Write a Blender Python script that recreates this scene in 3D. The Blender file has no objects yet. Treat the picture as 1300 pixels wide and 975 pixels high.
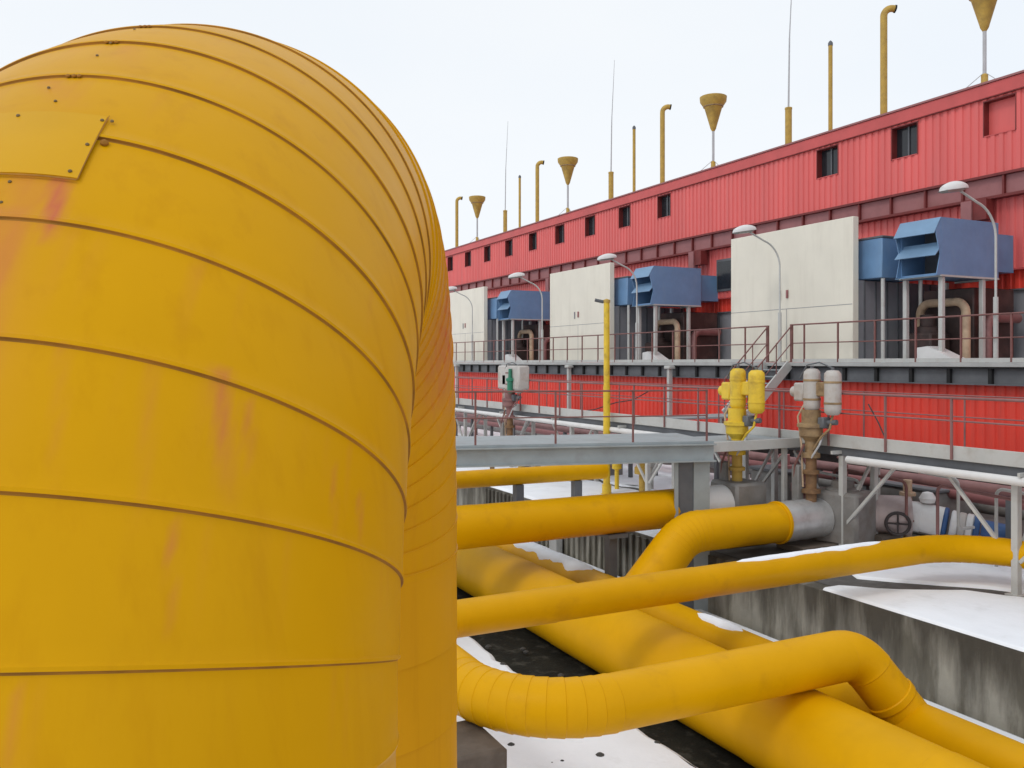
import bpy, bmesh, math, random
from mathutils import Vector, Matrix, noise
PI = math.pi
S = bpy.context.scene
C = S.collection
random.seed(7)

# ------------------------------------------------------------------ camera, sky, sun, exposure
# world axes: X = across the yard towards the red hall, Y = along the hall, Z = up; 0 = eye level (4.5 m above the pit floor)
cam_d = bpy.data.cameras.new('camera'); cam = bpy.data.objects.new('camera', cam_d); C.objects.link(cam)
cam.location = (0, 0, 0)
cam.rotation_euler = (PI/2, 0, -math.atan2(540, 1100))
cam_d.sensor_width = 36; cam_d.lens = 36*1100/1300
cam_d.shift_y = -27.5/1300
cam_d.clip_start = 0.05; cam_d.clip_end = 3000
S.camera = cam

SUN_EL, SUN_AZ = math.radians(48), math.radians(-108)      # azimuth clockwise from +Y: light from the yard side
world = bpy.data.worlds.new('World'); S.world = world; world.use_nodes = True
wn = world.node_tree.nodes; wl = world.node_tree.links
bg = wn['Background']
sky = wn.new('ShaderNodeTexSky'); sky.sky_type = 'NISHITA'; sky.sun_disc = False
sky.sun_elevation = SUN_EL; sky.sun_rotation = SUN_AZ
hs = wn.new('ShaderNodeHueSaturation'); hs.inputs['Saturation'].default_value = 0.3; hs.inputs['Value'].default_value = 1.0
wl.new(sky.outputs[0], hs.inputs['Color'])
tc = wn.new('ShaderNodeTexCoord'); mp = wn.new('ShaderNodeMapping'); mp.inputs['Scale'].default_value = (1, 1, 2.5)
nz = wn.new('ShaderNodeTexNoise'); nz.inputs['Scale'].default_value = 1.6; nz.inputs['Detail'].default_value = 5
wl.new(tc.outputs['Generated'], mp.inputs['Vector']); wl.new(mp.outputs[0], nz.inputs['Vector'])
cr = wn.new('ShaderNodeValToRGB')
cr.color_ramp.elements[0].position = 0.3; cr.color_ramp.elements[0].color = (0.86, 0.92, 0.99, 1)
cr.color_ramp.elements[1].position = 0.7; cr.color_ramp.elements[1].color = (0.93, 0.965, 1.0, 1)
wl.new(nz.outputs['Fac'], cr.inputs[0])
sc = wn.new('ShaderNodeVectorMath'); sc.operation = 'SCALE'; sc.inputs['Scale'].default_value = 10.7
wl.new(cr.outputs[0], sc.inputs[0])
mx = wn.new('ShaderNodeMix'); mx.data_type = 'RGBA'; mx.inputs['Factor'].default_value = 0.88
wl.new(hs.outputs[0], mx.inputs['A']); wl.new(sc.outputs[0], mx.inputs['B'])
wl.new(mx.outputs['Result'], bg.inputs['Color']); bg.inputs['Strength'].default_value = 0.10

sun_d = bpy.data.lights.new('sun', 'SUN'); sun_d.energy = 0.7; sun_d.angle = math.radians(14); sun_d.color = (1, 0.96, 0.9)
sun = bpy.data.objects.new('sun', sun_d); C.objects.link(sun)
sdir = Vector((math.sin(SUN_AZ)*math.cos(SUN_EL), math.cos(SUN_AZ)*math.cos(SUN_EL), math.sin(SUN_EL)))
sun.rotation_euler = sdir.to_track_quat('Z', 'Y').to_euler()
S.view_settings.view_transform = 'Standard'; S.view_settings.look = 'None'
S.view_settings.exposure = 0.0; S.view_settings.gamma = 1.0; S.view_settings.use_curve_mapping = False

# ------------------------------------------------------------------ materials
def mat(name, col, rough=0.5, var=0.12, scale=1.5, stretch=(1, 1, 1), dirt=None, dirt_amt=0.0, dirt_scale=2.0,
        dirt_stretch=(1, 1, 1), dlo=0.5, dhi=0.75, metal=0.0, bump=0.0, bump_scale=30, spec=0.5, stain_bounce=None, coat=0.0, top=None):
    m = bpy.data.materials.new(name); m.use_nodes = True
    n = m.node_tree.nodes; l = m.node_tree.links; p = n['Principled BSDF']
    p.inputs['Roughness'].default_value = rough; p.inputs['Metallic'].default_value = metal
    p.inputs['Specular IOR Level'].default_value = spec
    if coat: p.inputs['Coat Weight'].default_value = coat; p.inputs['Coat Roughness'].default_value = 0.25
    t = n.new('ShaderNodeTexCoord')
    def nse(sc_, st, det=5):
        a = n.new('ShaderNodeMapping'); a.inputs['Scale'].default_value = st; l.new(t.outputs['Object'], a.inputs['Vector'])
        b = n.new('ShaderNodeTexNoise'); b.inputs['Scale'].default_value = sc_; b.inputs['Detail'].default_value = det
        b.inputs['Roughness'].default_value = 0.6
        l.new(a.outputs[0], b.inputs['Vector']); return b.outputs['Fac']
    r = n.new('ShaderNodeValToRGB'); l.new(nse(scale, stretch), r.inputs[0])
    lo = [max(0, c*(1-var)) for c in col]; hi = [min(1, c*(1+var)) for c in col]
    r.color_ramp.elements[0].position = 0.3; r.color_ramp.elements[0].color = (*lo, 1)
    r.color_ramp.elements[1].position = 0.7; r.color_ramp.elements[1].color = (*hi, 1)
    out = r.outputs[0]
    def mixin(cur, fac, c):
        q = n.new('ShaderNodeMix'); q.data_type = 'RGBA'; l.new(fac, q.inputs['Factor']); l.new(cur, q.inputs['A'])
        q.inputs['B'].default_value = (*c, 1); return q.outputs['Result']
    if dirt:
        mr = n.new('ShaderNodeMapRange'); mr.inputs['From Min'].default_value = dlo; mr.inputs['From Max'].default_value = dhi
        mr.inputs['To Max'].default_value = dirt_amt; l.new(nse(dirt_scale, dirt_stretch, 8), mr.inputs['Value'])
        out = mixin(out, mr.outputs[0], dirt)
    if stain_bounce:
        at = n.new('ShaderNodeAttribute'); at.attribute_name = 'stain_bounce'; out = mixin(out, at.outputs['Fac'], stain_bounce)
    if top:      # water stains running down from the coping: (z low, z high, colour, amount)
        sx = n.new('ShaderNodeSeparateXYZ'); l.new(t.outputs['Object'], sx.inputs[0])
        ma = n.new('ShaderNodeMath'); ma.operation = 'MULTIPLY_ADD'; l.new(nse(1.5, (1, 2.2, 0.3), 9), ma.inputs[0]); ma.inputs[1].default_value = 2.6; l.new(sx.outputs[2], ma.inputs[2])
        mr = n.new('ShaderNodeMapRange'); mr.inputs['From Min'].default_value = top[0]+1.3; mr.inputs['From Max'].default_value = top[1]+1.3; mr.inputs['To Max'].default_value = top[3]
        l.new(ma.outputs[0], mr.inputs['Value']); out = mixin(out, mr.outputs[0], top[2])
    l.new(out, p.inputs['Base Color'])
    rr = n.new('ShaderNodeMapRange'); rr.inputs['To Min'].default_value = rough*0.8; rr.inputs['To Max'].default_value = min(1, rough*1.25)
    l.new(nse(scale*2.3, (1, 1, 1), 3), rr.inputs['Value']); l.new(rr.outputs[0], p.inputs['Roughness'])
    if bump:
        b = n.new('ShaderNodeBump'); b.inputs['Strength'].default_value = bump; b.inputs['Distance'].default_value = 0.02
        l.new(nse(bump_scale, (1, 1, 1), 4), b.inputs['Height']); l.new(b.outputs[0], p.inputs['Normal'])
    return m

M = {}
YEL = (0.635, 0.318, 0.0)
M['yellow'] = mat('yellow_paint', YEL, 0.42, 0.07, 1.1, (1, 1, 0.6), dirt=(0.46, 0.19, 0.0), dirt_amt=0.4, dirt_scale=3.0, dirt_stretch=(5, 5, 0.22), dlo=0.52, dhi=0.85, stain_bounce=(0.55, 0.15, 0.06), bump=0.10, bump_scale=3.2, spec=0.09)
M['plate'] = mat('patch_plate_paint', (0.635, 0.332, 0.002), 0.42, 0.06, 2.0, dirt=(0.46, 0.2, 0.01), dirt_amt=0.3, spec=0.15)
M['grime'] = mat('seam_grime', (0.33, 0.135, 0.006), 0.8, 0.3, 8)
M['screw'] = mat('screw_metal', (0.16, 0.10, 0.03), 0.6, 0.3, 10)
M['pipe'] = mat('yellow_pipe_paint', (0.70, 0.355, 0.0), 0.45, 0.07, 1.0, dirt=(0.36, 0.15, 0.015), dirt_amt=0.42, dirt_scale=2.6, dlo=0.55, dhi=0.85, bump=0.08, bump_scale=7, spec=0.12)
M['header'] = mat('dusty_yellow_paint', (0.67, 0.345, 0.0), 0.5, 0.08, 1.0, dirt=(0.50, 0.25, 0.01), dirt_amt=0.22, dirt_scale=2.4, dlo=0.5, dhi=0.8, bump=0.08, bump_scale=7, spec=0.12)
M['olive'] = mat('weathered_ochre_paint', (0.47, 0.30, 0.055), 0.6, 0.2, 3, dirt=(0.20, 0.12, 0.04), dirt_amt=0.6, dirt_scale=2)
M['lemon'] = mat('bright_yellow_paint', (0.74, 0.50, 0.03), 0.45, 0.12, 4, dirt=(0.25, 0.14, 0.03), dirt_amt=0.6, dirt_scale=5)
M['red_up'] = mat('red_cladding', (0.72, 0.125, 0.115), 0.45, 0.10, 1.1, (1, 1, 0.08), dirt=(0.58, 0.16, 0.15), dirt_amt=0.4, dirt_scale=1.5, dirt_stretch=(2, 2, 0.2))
M['red_low'] = mat('red_lower_cladding', (0.79, 0.058, 0.034), 0.5, 0.10, 0.8, (1, 1, 0.3), dirt=(0.40, 0.05, 0.04), dirt_amt=0.5, dirt_scale=1.6, dirt_stretch=(2, 2, 0.25))
M['fascia'] = mat('red_fascia', (0.55, 0.085, 0.08), 0.5, 0.12, 1)
M['darkred'] = mat('dark_red_steel', (0.17, 0.022, 0.02), 0.6, 0.2, 2)
M['mauve'] = mat('faded_red_steel', (0.33, 0.13, 0.13), 0.6, 0.15, 2, dirt=(0.14, 0.05, 0.04), dirt_amt=0.5)
M['railred'] = mat('brown_red_rail_paint', (0.20, 0.085, 0.075), 0.6, 0.25, 4)
M['glass'] = mat('dark_window_glass', (0.02, 0.022, 0.026), 0.12, 0.2, 2)
M['cream'] = mat('cream_panel_paint', (0.75, 0.705, 0.60), 0.55, 0.05, 0.7, dirt=(0.55, 0.50, 0.42), dirt_amt=0.35, dirt_scale=1.2, dirt_stretch=(2, 2, 0.3))
M['cabin'] = mat('grey_cabin_cladding', (0.26, 0.26, 0.28), 0.6, 0.12, 1.2)
M['blue'] = mat('blue_duct_paint', (0.14, 0.265, 0.45), 0.45, 0.12, 1.2, dirt=(0.20, 0.31, 0.45), dirt_amt=0.5, dirt_scale=2.5, dirt_stretch=(1, 1, 0.4))
M['pale_blue'] = mat('pale_blue_hood_paint', (0.17, 0.29, 0.44), 0.5, 0.1, 2)
M['black'] = mat('dark_opening_and_shade', (0.012, 0.012, 0.013), 0.9, 0.2, 2)
M['grey'] = mat('grey_steel_paint', (0.30, 0.335, 0.345), 0.5, 0.1, 2, dirt=(0.20, 0.19, 0.17), dirt_amt=0.4, dirt_scale=3)
M['lgrey'] = mat('light_grey_steel_paint', (0.50, 0.50, 0.48), 0.55, 0.1, 2, dirt=(0.30, 0.26, 0.22), dirt_amt=0.5, dirt_scale=4)
M['dgrey'] = mat('dark_grey_steel', (0.11, 0.115, 0.125), 0.6, 0.2, 2)
M['decktop'] = mat('deck_concrete', (0.42, 0.42, 0.41), 0.8, 0.12, 2, bump=0.2)
M['conc'] = mat('stained_concrete', (0.32, 0.305, 0.26), 0.85, 0.2, 1.6, (1, 1, 0.5), dirt=(0.11, 0.10, 0.075), dirt_amt=0.8, dirt_scale=2.2, dirt_stretch=(1, 1.3, 0.3), dlo=0.45, dhi=0.6, bump=0.35, bump_scale=14, top=(0.2, 1.05, (0.055, 0.048, 0.037), 0.9))
M['concb'] = mat('brown_concrete', (0.105, 0.082, 0.064), 0.85, 0.2, 1.5, dirt=(0.22, 0.18, 0.15), dirt_amt=0.6, dirt_scale=2.0, bump=0.3, bump_scale=16)
M['plinth'] = mat('dark_plinth', (0.055, 0.045, 0.042), 0.9, 0.3, 2)
M['slab'] = mat('wet_concrete_slab', (0.09, 0.085, 0.08), 0.7, 0.3, 2, dirt=(0.2, 0.19, 0.18), dirt_amt=0.6, dirt_scale=3, bump=0.3)
M['soil'] = mat('wet_dark_ground', (0.014, 0.014, 0.011), 0.9, 0.45, 2.5, dirt=(0.075, 0.072, 0.06), dirt_amt=0.9, dirt_scale=4, dlo=0.52, dhi=0.72, bump=0.8, bump_scale=20, spec=0.2)
M['snow'] = mat('snow', (0.85, 0.875, 0.92), 0.75, 0.04, 1.5, dirt=(0.55, 0.555, 0.56), dirt_amt=0.55, dirt_scale=2.6, dlo=0.55, dhi=0.85, bump=0.4, bump_scale=5)
M['specks'] = mat('gravel_lumps', (0.05, 0.048, 0.045), 0.9, 0.3, 5)
M['silver'] = mat('silver_insulation', (0.60, 0.60, 0.60), 0.38, 0.12, 3, metal=0.55, dirt=(0.34, 0.31, 0.29), dirt_amt=0.5, dirt_scale=4, bump=0.3, bump_scale=10)
M['pink'] = mat('dull_pink_insulation', (0.42, 0.34, 0.33), 0.5, 0.12, 3, metal=0.2, bump=0.2, bump_scale=10)
M['valve_grey'] = mat('valve_body_grey', (0.21, 0.20, 0.19), 0.6, 0.2, 3, dirt=(0.12, 0.08, 0.05), dirt_amt=0.6)
M['tank_grey'] = mat('weathered_beige_tank', (0.50, 0.47, 0.44), 0.5, 0.15, 4, dirt=(0.24, 0.15, 0.09), dirt_amt=0.7, dirt_scale=4)
M['brass'] = mat('rusty_ochre', (0.30, 0.20, 0.10), 0.6, 0.3, 5, dirt=(0.10, 0.05, 0.03), dirt_amt=0.7, dirt_scale=6)
M['darkbrown'] = mat('dark_cavity_casing', (0.05, 0.03, 0.027), 0.6, 0.3, 2, dirt=(0.12, 0.06, 0.05), dirt_amt=0.6)
M['rusty'] = mat('rusty_brown_steel', (0.20, 0.11, 0.05), 0.7, 0.3, 5, dirt=(0.08, 0.04, 0.03), dirt_amt=0.7, dirt_scale=6)
M['green'] = mat('green_paint', (0.03, 0.20, 0.12), 0.5, 0.15, 4)
M['bluebright'] = mat('bright_blue_band', (0.03, 0.09, 0.24), 0.45, 0.15, 4)
M['white'] = mat('white_paint', (0.70, 0.69, 0.68), 0.45, 0.06, 3)
M['lamp_glass'] = mat('lamp_lens', (0.30, 0.31, 0.30), 0.25, 0.1, 4)
M['pinkpipe'] = mat('faded_pink_pipe_paint', (0.24, 0.115, 0.11), 0.6, 0.2, 3)
M['beige'] = mat('beige_pipe_paint', (0.50, 0.36, 0.24), 0.6, 0.2, 3, dirt=(0.2, 0.12, 0.08), dirt_amt=0.6)
M['wire'] = mat('dark_cable', (0.04, 0.03, 0.03), 0.6, 0.2, 3)
M['rod'] = mat('galvanised_rod', (0.45, 0.45, 0.46), 0.5, 0.15, 3)

# ------------------------------------------------------------------ mesh helpers (all in world coordinates)
class MB:
    def __init__(s): s.v = []; s.f = []; s.mi = []; s.sm = []; s.mats = []; s.attr = {}
    def m(s, name):
        k = M[name]
        if k not in s.mats: s.mats.append(k)
        return s.mats.index(k)
    def add(s, vs, fs, mname, smooth=False):
        b = len(s.v); i = s.m(mname); s.v += [Vector(p) for p in vs]
        for f in fs: s.f.append([b+k for k in f]); s.mi.append(i); s.sm.append(smooth)
        return b
    def box(s, a, b, mname, bev=0.0):
        x0, x1 = sorted((a[0], b[0])); y0, y1 = sorted((a[1], b[1])); z0, z1 = sorted((a[2], b[2]))
        return s.obox(((x0+x1)/2, (y0+y1)/2, (z0+z1)/2), (x1-x0, y1-y0, z1-z0), mname, None, bev)
    def obox(s, c, size, mname, rot=None, bev=0.0):
        bm = bmesh.new(); bmesh.ops.create_cube(bm, size=1)
        for v in bm.verts: v.co = Vector((v.co.x*size[0], v.co.y*size[1], v.co.z*size[2]))
        if bev: bmesh.ops.bevel(bm, geom=list(bm.edges), offset=min(bev, min(size)*0.3), segments=1, affect='EDGES')
        R = rot if rot else Matrix.Identity(3)
        bm.verts.index_update()
        s.add([R @ v.co + Vector(c) for v in bm.verts], [[v.index for v in f.verts] for f in bm.faces], mname); bm.free()
    def bar(s, p, q, w, h, mname, up=(0, 0, 1)):
        p = Vector(p); q = Vector(q); d = (q-p); L = d.length; d.normalize(); u = Vector(up)
        if abs(d.dot(u)) > 0.98: u = Vector((0, 1, 0))
        x = d.cross(u).normalized(); z = x.cross(d)
        R = Matrix((x, d, z)).transposed()
        s.obox((p+q)/2, (w, L, h), mname, R)
    def cyl(s, p, q, r, mname, n=12, r2=None, caps=True):
        p = Vector(p); q = Vector(q); d = (q-p).normalized()
        a = d.orthogonal().normalized(); b = d.cross(a); r2 = r if r2 is None else r2
        vs = []
        for (o, rr) in ((p, r), (q, r2)):
            for k in range(n):
                t = 2*PI*k/n; vs.append(o+(a*math.cos(t)+b*math.sin(t))*rr)
        fs = [[k, (k+1) % n, n+(k+1) % n, n+k] for k in range(n)]
        s.add(vs, fs, mname, True)
        if caps: s.add(vs, [list(range(n))[::-1], list(range(n, 2*n))], mname)
    def lathe(s, base, prof, mname, n=20, axis=(0, 0, 1)):
        d = Vector(axis).normalized(); a = d.orthogonal().normalized(); b = d.cross(a); base = Vector(base); vs = []; fs = []
        for (r, h) in prof:
            for k in range(n):
                t = 2*PI*k/n; vs.append(base+d*h+(a*math.cos(t)+b*math.sin(t))*max(r, 1e-4))
        for j in range(len(prof)-1):
            for k in range(n): fs.append([j*n+k, j*n+(k+1) % n, (j+1)*n+(k+1) % n, (j+1)*n+k])
        s.add(vs, fs, mname, True)
        if prof[0][0] > 0.002: s.add(vs[:n], [list(range(n))[::-1]], mname)
        if prof[-1][0] > 0.002: s.add(vs[-n:], [list(range(n))], mname)
    def tube(s, st, r, mname, n=28, step=0.0, caps=True, gap=None):
        # st: list of (point, seam flag); step = how far a sheet edge stands proud of the next one
        pts = [Vector(p) for p, _ in st]; N = len(pts); rings = []; fr = None
        for i in range(N):
            t = (pts[min(i+1, N-1)]-pts[max(i-1, 0)]).normalized()
            if fr is None:
                a = t.orthogonal().normalized() if abs(t.z) > 0.9 else t.cross(Vector((0, 0, 1))).normalized()
            else:
                a = (fr-t*fr.dot(t)).normalized()
            fr = a; b = t.cross(a)
            if i == 0 or i == N-1 or not st[i][1]: rad = [(0, r + (step*0.5 if not st[i][1] else 0))]
            else: rad = [(-0.004, r+step), (0.004, r)]
            miter = 1.0
            if 0 < i < N-1:
                c = (pts[i]-pts[i-1]).normalized().dot((pts[i+1]-pts[i]).normalized()); miter = 1/max(0.7, math.sqrt((1+c)/2))
            for off, rr in rad:
                rings.append([pts[i]+t*off+(a*math.cos(2*PI*k/n)+b*math.sin(2*PI*k/n))*rr for k in range(n)])
        vs = [p for rg in rings for p in rg]; fs = []
        for j in range(len(rings)-1):
            for k in range(n): fs.append([j*n+k, j*n+(k+1) % n, (j+1)*n+(k+1) % n, (j+1)*n+k])
        s.add(vs, fs, mname, True)
        if caps: s.add(rings[0]+rings[-1], [list(range(n))[::-1], list(range(n, 2*n))], mname)
    def wire(s, pts, r, mname, n=8):
        s.tube([(p, False) for p in pts], r, mname, n)
    def build(s, name, parent=None, angle=38):
        me = bpy.data.meshes.new(name)
        off = Vector((0, 0, 0)); inv = None
        if parent is not None: inv = world_of(parent).inverted()
        vs = [(inv @ p) if inv else p for p in s.v]
        me.from_pydata([tuple(p) for p in vs], [], s.f)
        for k in s.mats: me.materials.append(k)
        me.polygons.foreach_set('material_index', s.mi); me.polygons.foreach_set('use_smooth', s.sm)
        for an, vals in s.attr.items():
            a = me.attributes.new(an, 'FLOAT', 'POINT'); a.data.foreach_set('value', vals)
        me.update(); me.validate()
        try: me.set_sharp_from_angle(angle=math.radians(angle))
        except Exception: pass
        bm = bmesh.new(); bm.from_mesh(me); bmesh.ops.recalc_face_normals(bm, faces=bm.faces); bm.to_mesh(me); bm.free()
        o = bpy.data.objects.new(name, me); C.objects.link(o)
        if parent is not None: o.parent = parent
        return o

def world_of(o):
    m = o.matrix_basis.copy()
    while o.parent is not None: o = o.parent; m = o.matrix_basis @ m
    return m
def tag(o, label, cat, group=None, kind=None):
    if label: o['label'] = label
    if cat: o['category'] = cat
    if group: o['group'] = group
    if kind: o['kind'] = kind
    return o
def thing(name, loc, label, cat, group=None, rz=0.0):
    o = bpy.data.objects.new(name, None); C.objects.link(o); o.location = loc; o.rotation_euler = (0, 0, rz)
    o.empty_display_size = 0.3
    return tag(o, label, cat, group)
def struct(o, label=None, cat=None):
    o['kind'] = 'structure'
    if label: o['label'] = label
    if cat: o['category'] = cat
    return o
def dup(root, delta, label):
    r = root.copy(); C.objects.link(r); r.location = root.location + Vector(delta); r['label'] = label
    for ch in list(root.children):
        c = ch.copy(); C.objects.link(c); c.parent = r
        for g in list(ch.children):
            d = g.copy(); C.objects.link(d); d.parent = c
    return r

def route(way, bend, nb=8, seam=1.0, seam_bend=True):
    sbl = seam_bend if isinstance(seam_bend, (list, tuple)) else [seam_bend]*len(way)
    # polyline with round bends -> stations (point, seam flag)
    way = [Vector(p) for p in way]; out = [(way[0], False)]; last = way[0]
    def straight(a, b):
        L = (b-a).length
        k = max(1, int(L/seam))
        for i in range(1, k+1):
            p = a.lerp(b, i/k); out.append((p, i < k))
    for i in range(1, len(way)-1):
        d1 = (way[i]-way[i-1]).normalized(); d2 = (way[i+1]-way[i]).normalized()
        ang = d1.angle(d2); bd = bend[i-1] if isinstance(bend, (list, tuple)) else bend
        t = bd*math.tan(ang/2); a = way[i]-d1*t
        straight(last, a); out[-1] = (out[-1][0], True)
        nrm = (d2-d1*d1.dot(d2)).normalized(); ctr = a+nrm*bd
        for k in range(1, nb+1):
            th = ang*k/nb
            out.append((ctr-nrm*bd*math.cos(th)+d1*bd*math.sin(th), sbl[i-1] or k == nb))
        last = out[-1][0]
    straight(last, way[-1])
    return out

def snow_cap(p, q, r, half=0.55, t=0.035, seed=0, n=None):
    # a strip of snow lying along the top of a straight pipe
    p = Vector(p); q = Vector(q); d = (q-p); L = d.length; d.normalize(); sd = d.cross(Vector((0, 0, 1))).normalized(); up = sd.cross(d)
    mb = MB(); N = n or max(6, int(L/0.12)); K = 8; vs = []; fs = []
    for i in range(N+1):
        e = min(1, min(i, N-i)/3)**0.5
        h = half*e*(0.75+0.5*noise.noise(Vector((i*0.35, seed, 0)))) + 0.01
        c = p+d*(L*i/N)
        for k in range(K+1):
            a = h*(2*k/K-1); rr = r-0.004+(t*e+0.004)*(1-(2*k/K-1)**2)**0.6*(0.8+0.4*noise.noise(Vector((i*.5, k, seed))))
            vs.append(c+sd*math.sin(a)*rr+up*math.cos(a)*rr)
    for i in range(N):
        for k in range(K): fs.append([i*(K+1)+k, i*(K+1)+k+1, (i+1)*(K+1)+k+1, (i+1)*(K+1)+k])
    mb.add(vs, fs, 'snow', True); return mb

def snow_sheet(name, poly, z, t=0.06, amp=0.10, step=0.25, rough_edges=None, seed=1):
    # poly: outline (counter-clockwise); rough_edges: indices of edges that melt unevenly
    pts = []; n = len(poly)
    for i in range(n):
        a = Vector(poly[i]); b = Vector(poly[(i+1) % n]); L = (b-a).length
        r = rough_edges is None or i in rough_edges
        k = max(1, int(L/step)) if r else 1
        nrm = Vector(((b-a).y, -(b-a).x)).normalized()
        for j in range(k):
            p = a.lerp(b, j/k)
            if r:
                w = min(1, min(j, k-j)/2.0); q = Vector((p.x*1.1, p.y*1.1, seed))
                p = p+nrm*w*amp*(noise.noise(q)*1.3+noise.noise(q*3.7)*0.7)
            pts.append(p)
    c = sum(pts, Vector((0, 0)))/len(pts)
    mb = MB(); N = len(pts)
    ring0 = [(p.x, p.y, z+0.004) for p in pts]
    def inset(d):
        out = []
        for i in range(N):
            a = pts[i-1]; b = pts[(i+1) % N]; e = (b-a)
            nn = Vector((-e.y, e.x)).normalized() if e.length > 1e-6 else Vector((0, 0))
            out.append(pts[i]+nn*d)
        return out
    i1 = inset(t*0.5); i2 = inset(t*1.3)
    ring1 = [(p.x, p.y, z+t*0.7) for p in i1]; ring2 = [(p.x, p.y, z+t) for p in i2]
    fs = []
    for k in range(N):
        j = (k+1) % N
        fs.append([k, j, N+j, N+k]); fs.append([N+k, N+j, 2*N+j, 2*N+k])
    mb.add(ring0+ring1+ring2, fs, 'snow', True)
    bm = bmesh.new(); vv = [bm.verts.new(p) for p in ring2]
    f = bm.faces.new(vv); res = bmesh.ops.triangulate(bm, faces=[f]); bm.verts.index_update()
    mb.add([v.co.copy() for v in bm.verts], [[v.index for v in g.verts] for g in bm.faces], 'snow', False); bm.free()
    return struct(mb.build(name))

ZG, ZS = -4.5, -3.45          # pit floor, upper slab

# ------------------------------------------------------------------ ground
mb = MB(); mb.add([(-600, -600, ZG), (600, -600, ZG), (600, 900, ZG), (-600, 900, ZG)], [[0, 1, 2, 3]], 'soil')
struct(mb.build('ground'))
mb = MB(); mb.add([(10.3, -30, ZS), (60, -30, ZS), (60, 100, ZS), (10.3, 100, ZS)], [[0, 1, 2, 3]], 'slab')
mb.add([(60, -30, ZS), (60, 100, ZS), (60, 100, ZG), (60, -30, ZG)], [[0, 1, 2, 3]], 'slab')
struct(mb.build('concrete_yard'))
snow_sheet('snow', [(-590, -60), (6.0, -60), (6.0, -2), (6.05, 7.7), (6.05, 8.8), (5.75, 10.2), (5.55, 11.2), (5.6, 12.5), (5.5, 16), (5.5, 100.8), (-590, 100.8)], ZG, 0.07, 0.13, rough_edges=(1, 2, 3, 4, 5, 6, 7), seed=3)
snow_sheet('snow', [(8.75, -10), (9.97, -10), (9.97, 34), (8.8, 34)], ZG, 0.08, 0.12, rough_edges=(3,), seed=5)
snow_sheet('snow', [(10.0, -30), (13.6, -30), (13.4, 5.5), (12.45, 7.75), (11.85, 8.7), (11.2, 9.05), (10.75, 9.35), (10.35, 9.75), (10.0, 9.7)], ZS, 0.04, 0.05, rough_edges=(1, 2, 3, 4, 5, 6, 7), seed=8)
snow_sheet('snow', [(13.7, 5.6), (20, 5.5), (20, 9), (14, 11.2), (11.5, 10.9), (11.0, 9.95), (11.6, 9.3), (12.3, 8.6), (12.9, 7.6)], ZS, 0.05, 0.06, seed=9)
snow_sheet('snow', [(10.02, 13.9), (12.6, 13.7), (13.2, 17), (12.8, 26), (10.02, 27)], ZS, 0.06, 0.12, rough_edges=(0, 1, 2, 3), seed=11)
snow_sheet('snow', [(-590, 101), (590, 101), (590, 890), (-590, 890)], ZG, 0.07, rough_edges=())
snow_sheet('snow', [(10.02, 32.5), (18, 32), (18, 99), (10.02, 99)], ZS, 0.06, 0.1, rough_edges=(0,), seed=14)
snow_sheet('snow', [(13.4, 18.5), (17.5, 18.5), (17.0, 31), (13.6, 31)], ZS, 0.06, 0.2, seed=12)

# ------------------------------------------------------------------ retaining wall
wall = thing('retaining_wall', (10.15, 12, ZG), 'long dark stained concrete retaining wall behind the yellow pipes', 'wall')
mb = MB(); mb.box((10.0, -30, ZG), (10.3, 60, ZS-0.002), 'conc', 0.01); mb.build('wall_face', wall)
for u0, u1 in ((12.45, 12.95), (17.6, 17.95)):
    mb = MB(); mb.box((9.78, u0, ZG), (9.998, u1, ZS-0.12), 'decktop', 0.015); mb.build('buttress', wall)
mb = MB()
for k in range(34): mb.box((9.94, 14.0+k*0.24, ZG), (9.999, 14.10+k*0.24, ZS-0.05), 'conc', 0.008)
mb.build('ribs', wall)

# ------------------------------------------------------------------ the big lagged pipe bend in the foreground
A = Vector((-0.069, 2.009, 0)); g = Vector((0.4223, 0.9065, 0)); bb = Vector((0.9065, -0.4223, 0)); kz = Vector((0, 0, 1))
R, RB, ZC = 0.70, 1.514, -1.0966
CEN = Vector((A.x, A.y, ZC)) + g*RB
def bend_pt(th, ph, rr):
    rad = -g*math.cos(th)+kz*math.sin(th)
    return CEN+rad*RB+(rad*math.cos(ph)+bb*math.sin(ph))*rr
streaks = [  # theta from, theta to, phi from, phi to, half width, strength
    (.708, .645, .150, .178, .022, 1.6), (.71, .65, .08, .12, .07, .45), (.668, .48, -.05, .05, .13, 1.0), (.665, .54, .09, .13, .04, .55),
    (.56, .42, -.05, .10, .09, .45), (.548, .455, .655, .715, .022, .75), (.53, .47, .74, .77, .012, .35), (.54, .43, .50, .53, .012, .25),
    (.54, .45, .30, .34, .012, .3), (.42, .345, .60, .63, .006, .55), (.505, .44, 1.03, 1.06, .010, .35), (.49, .44, 1.16, 1.18, .012, .5),
    (.43, .30, .12, .16, .03, .25), (.30, .15, .05, .1, .05, .35), (.30, .2, .35, .37, .01, .35), (.80, .70, -.25, -.05, .08, .3), (.89, .83, -.1, .05, .05, .3),
    (1.0, .92, .05, .12, .04, .25)]
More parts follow.
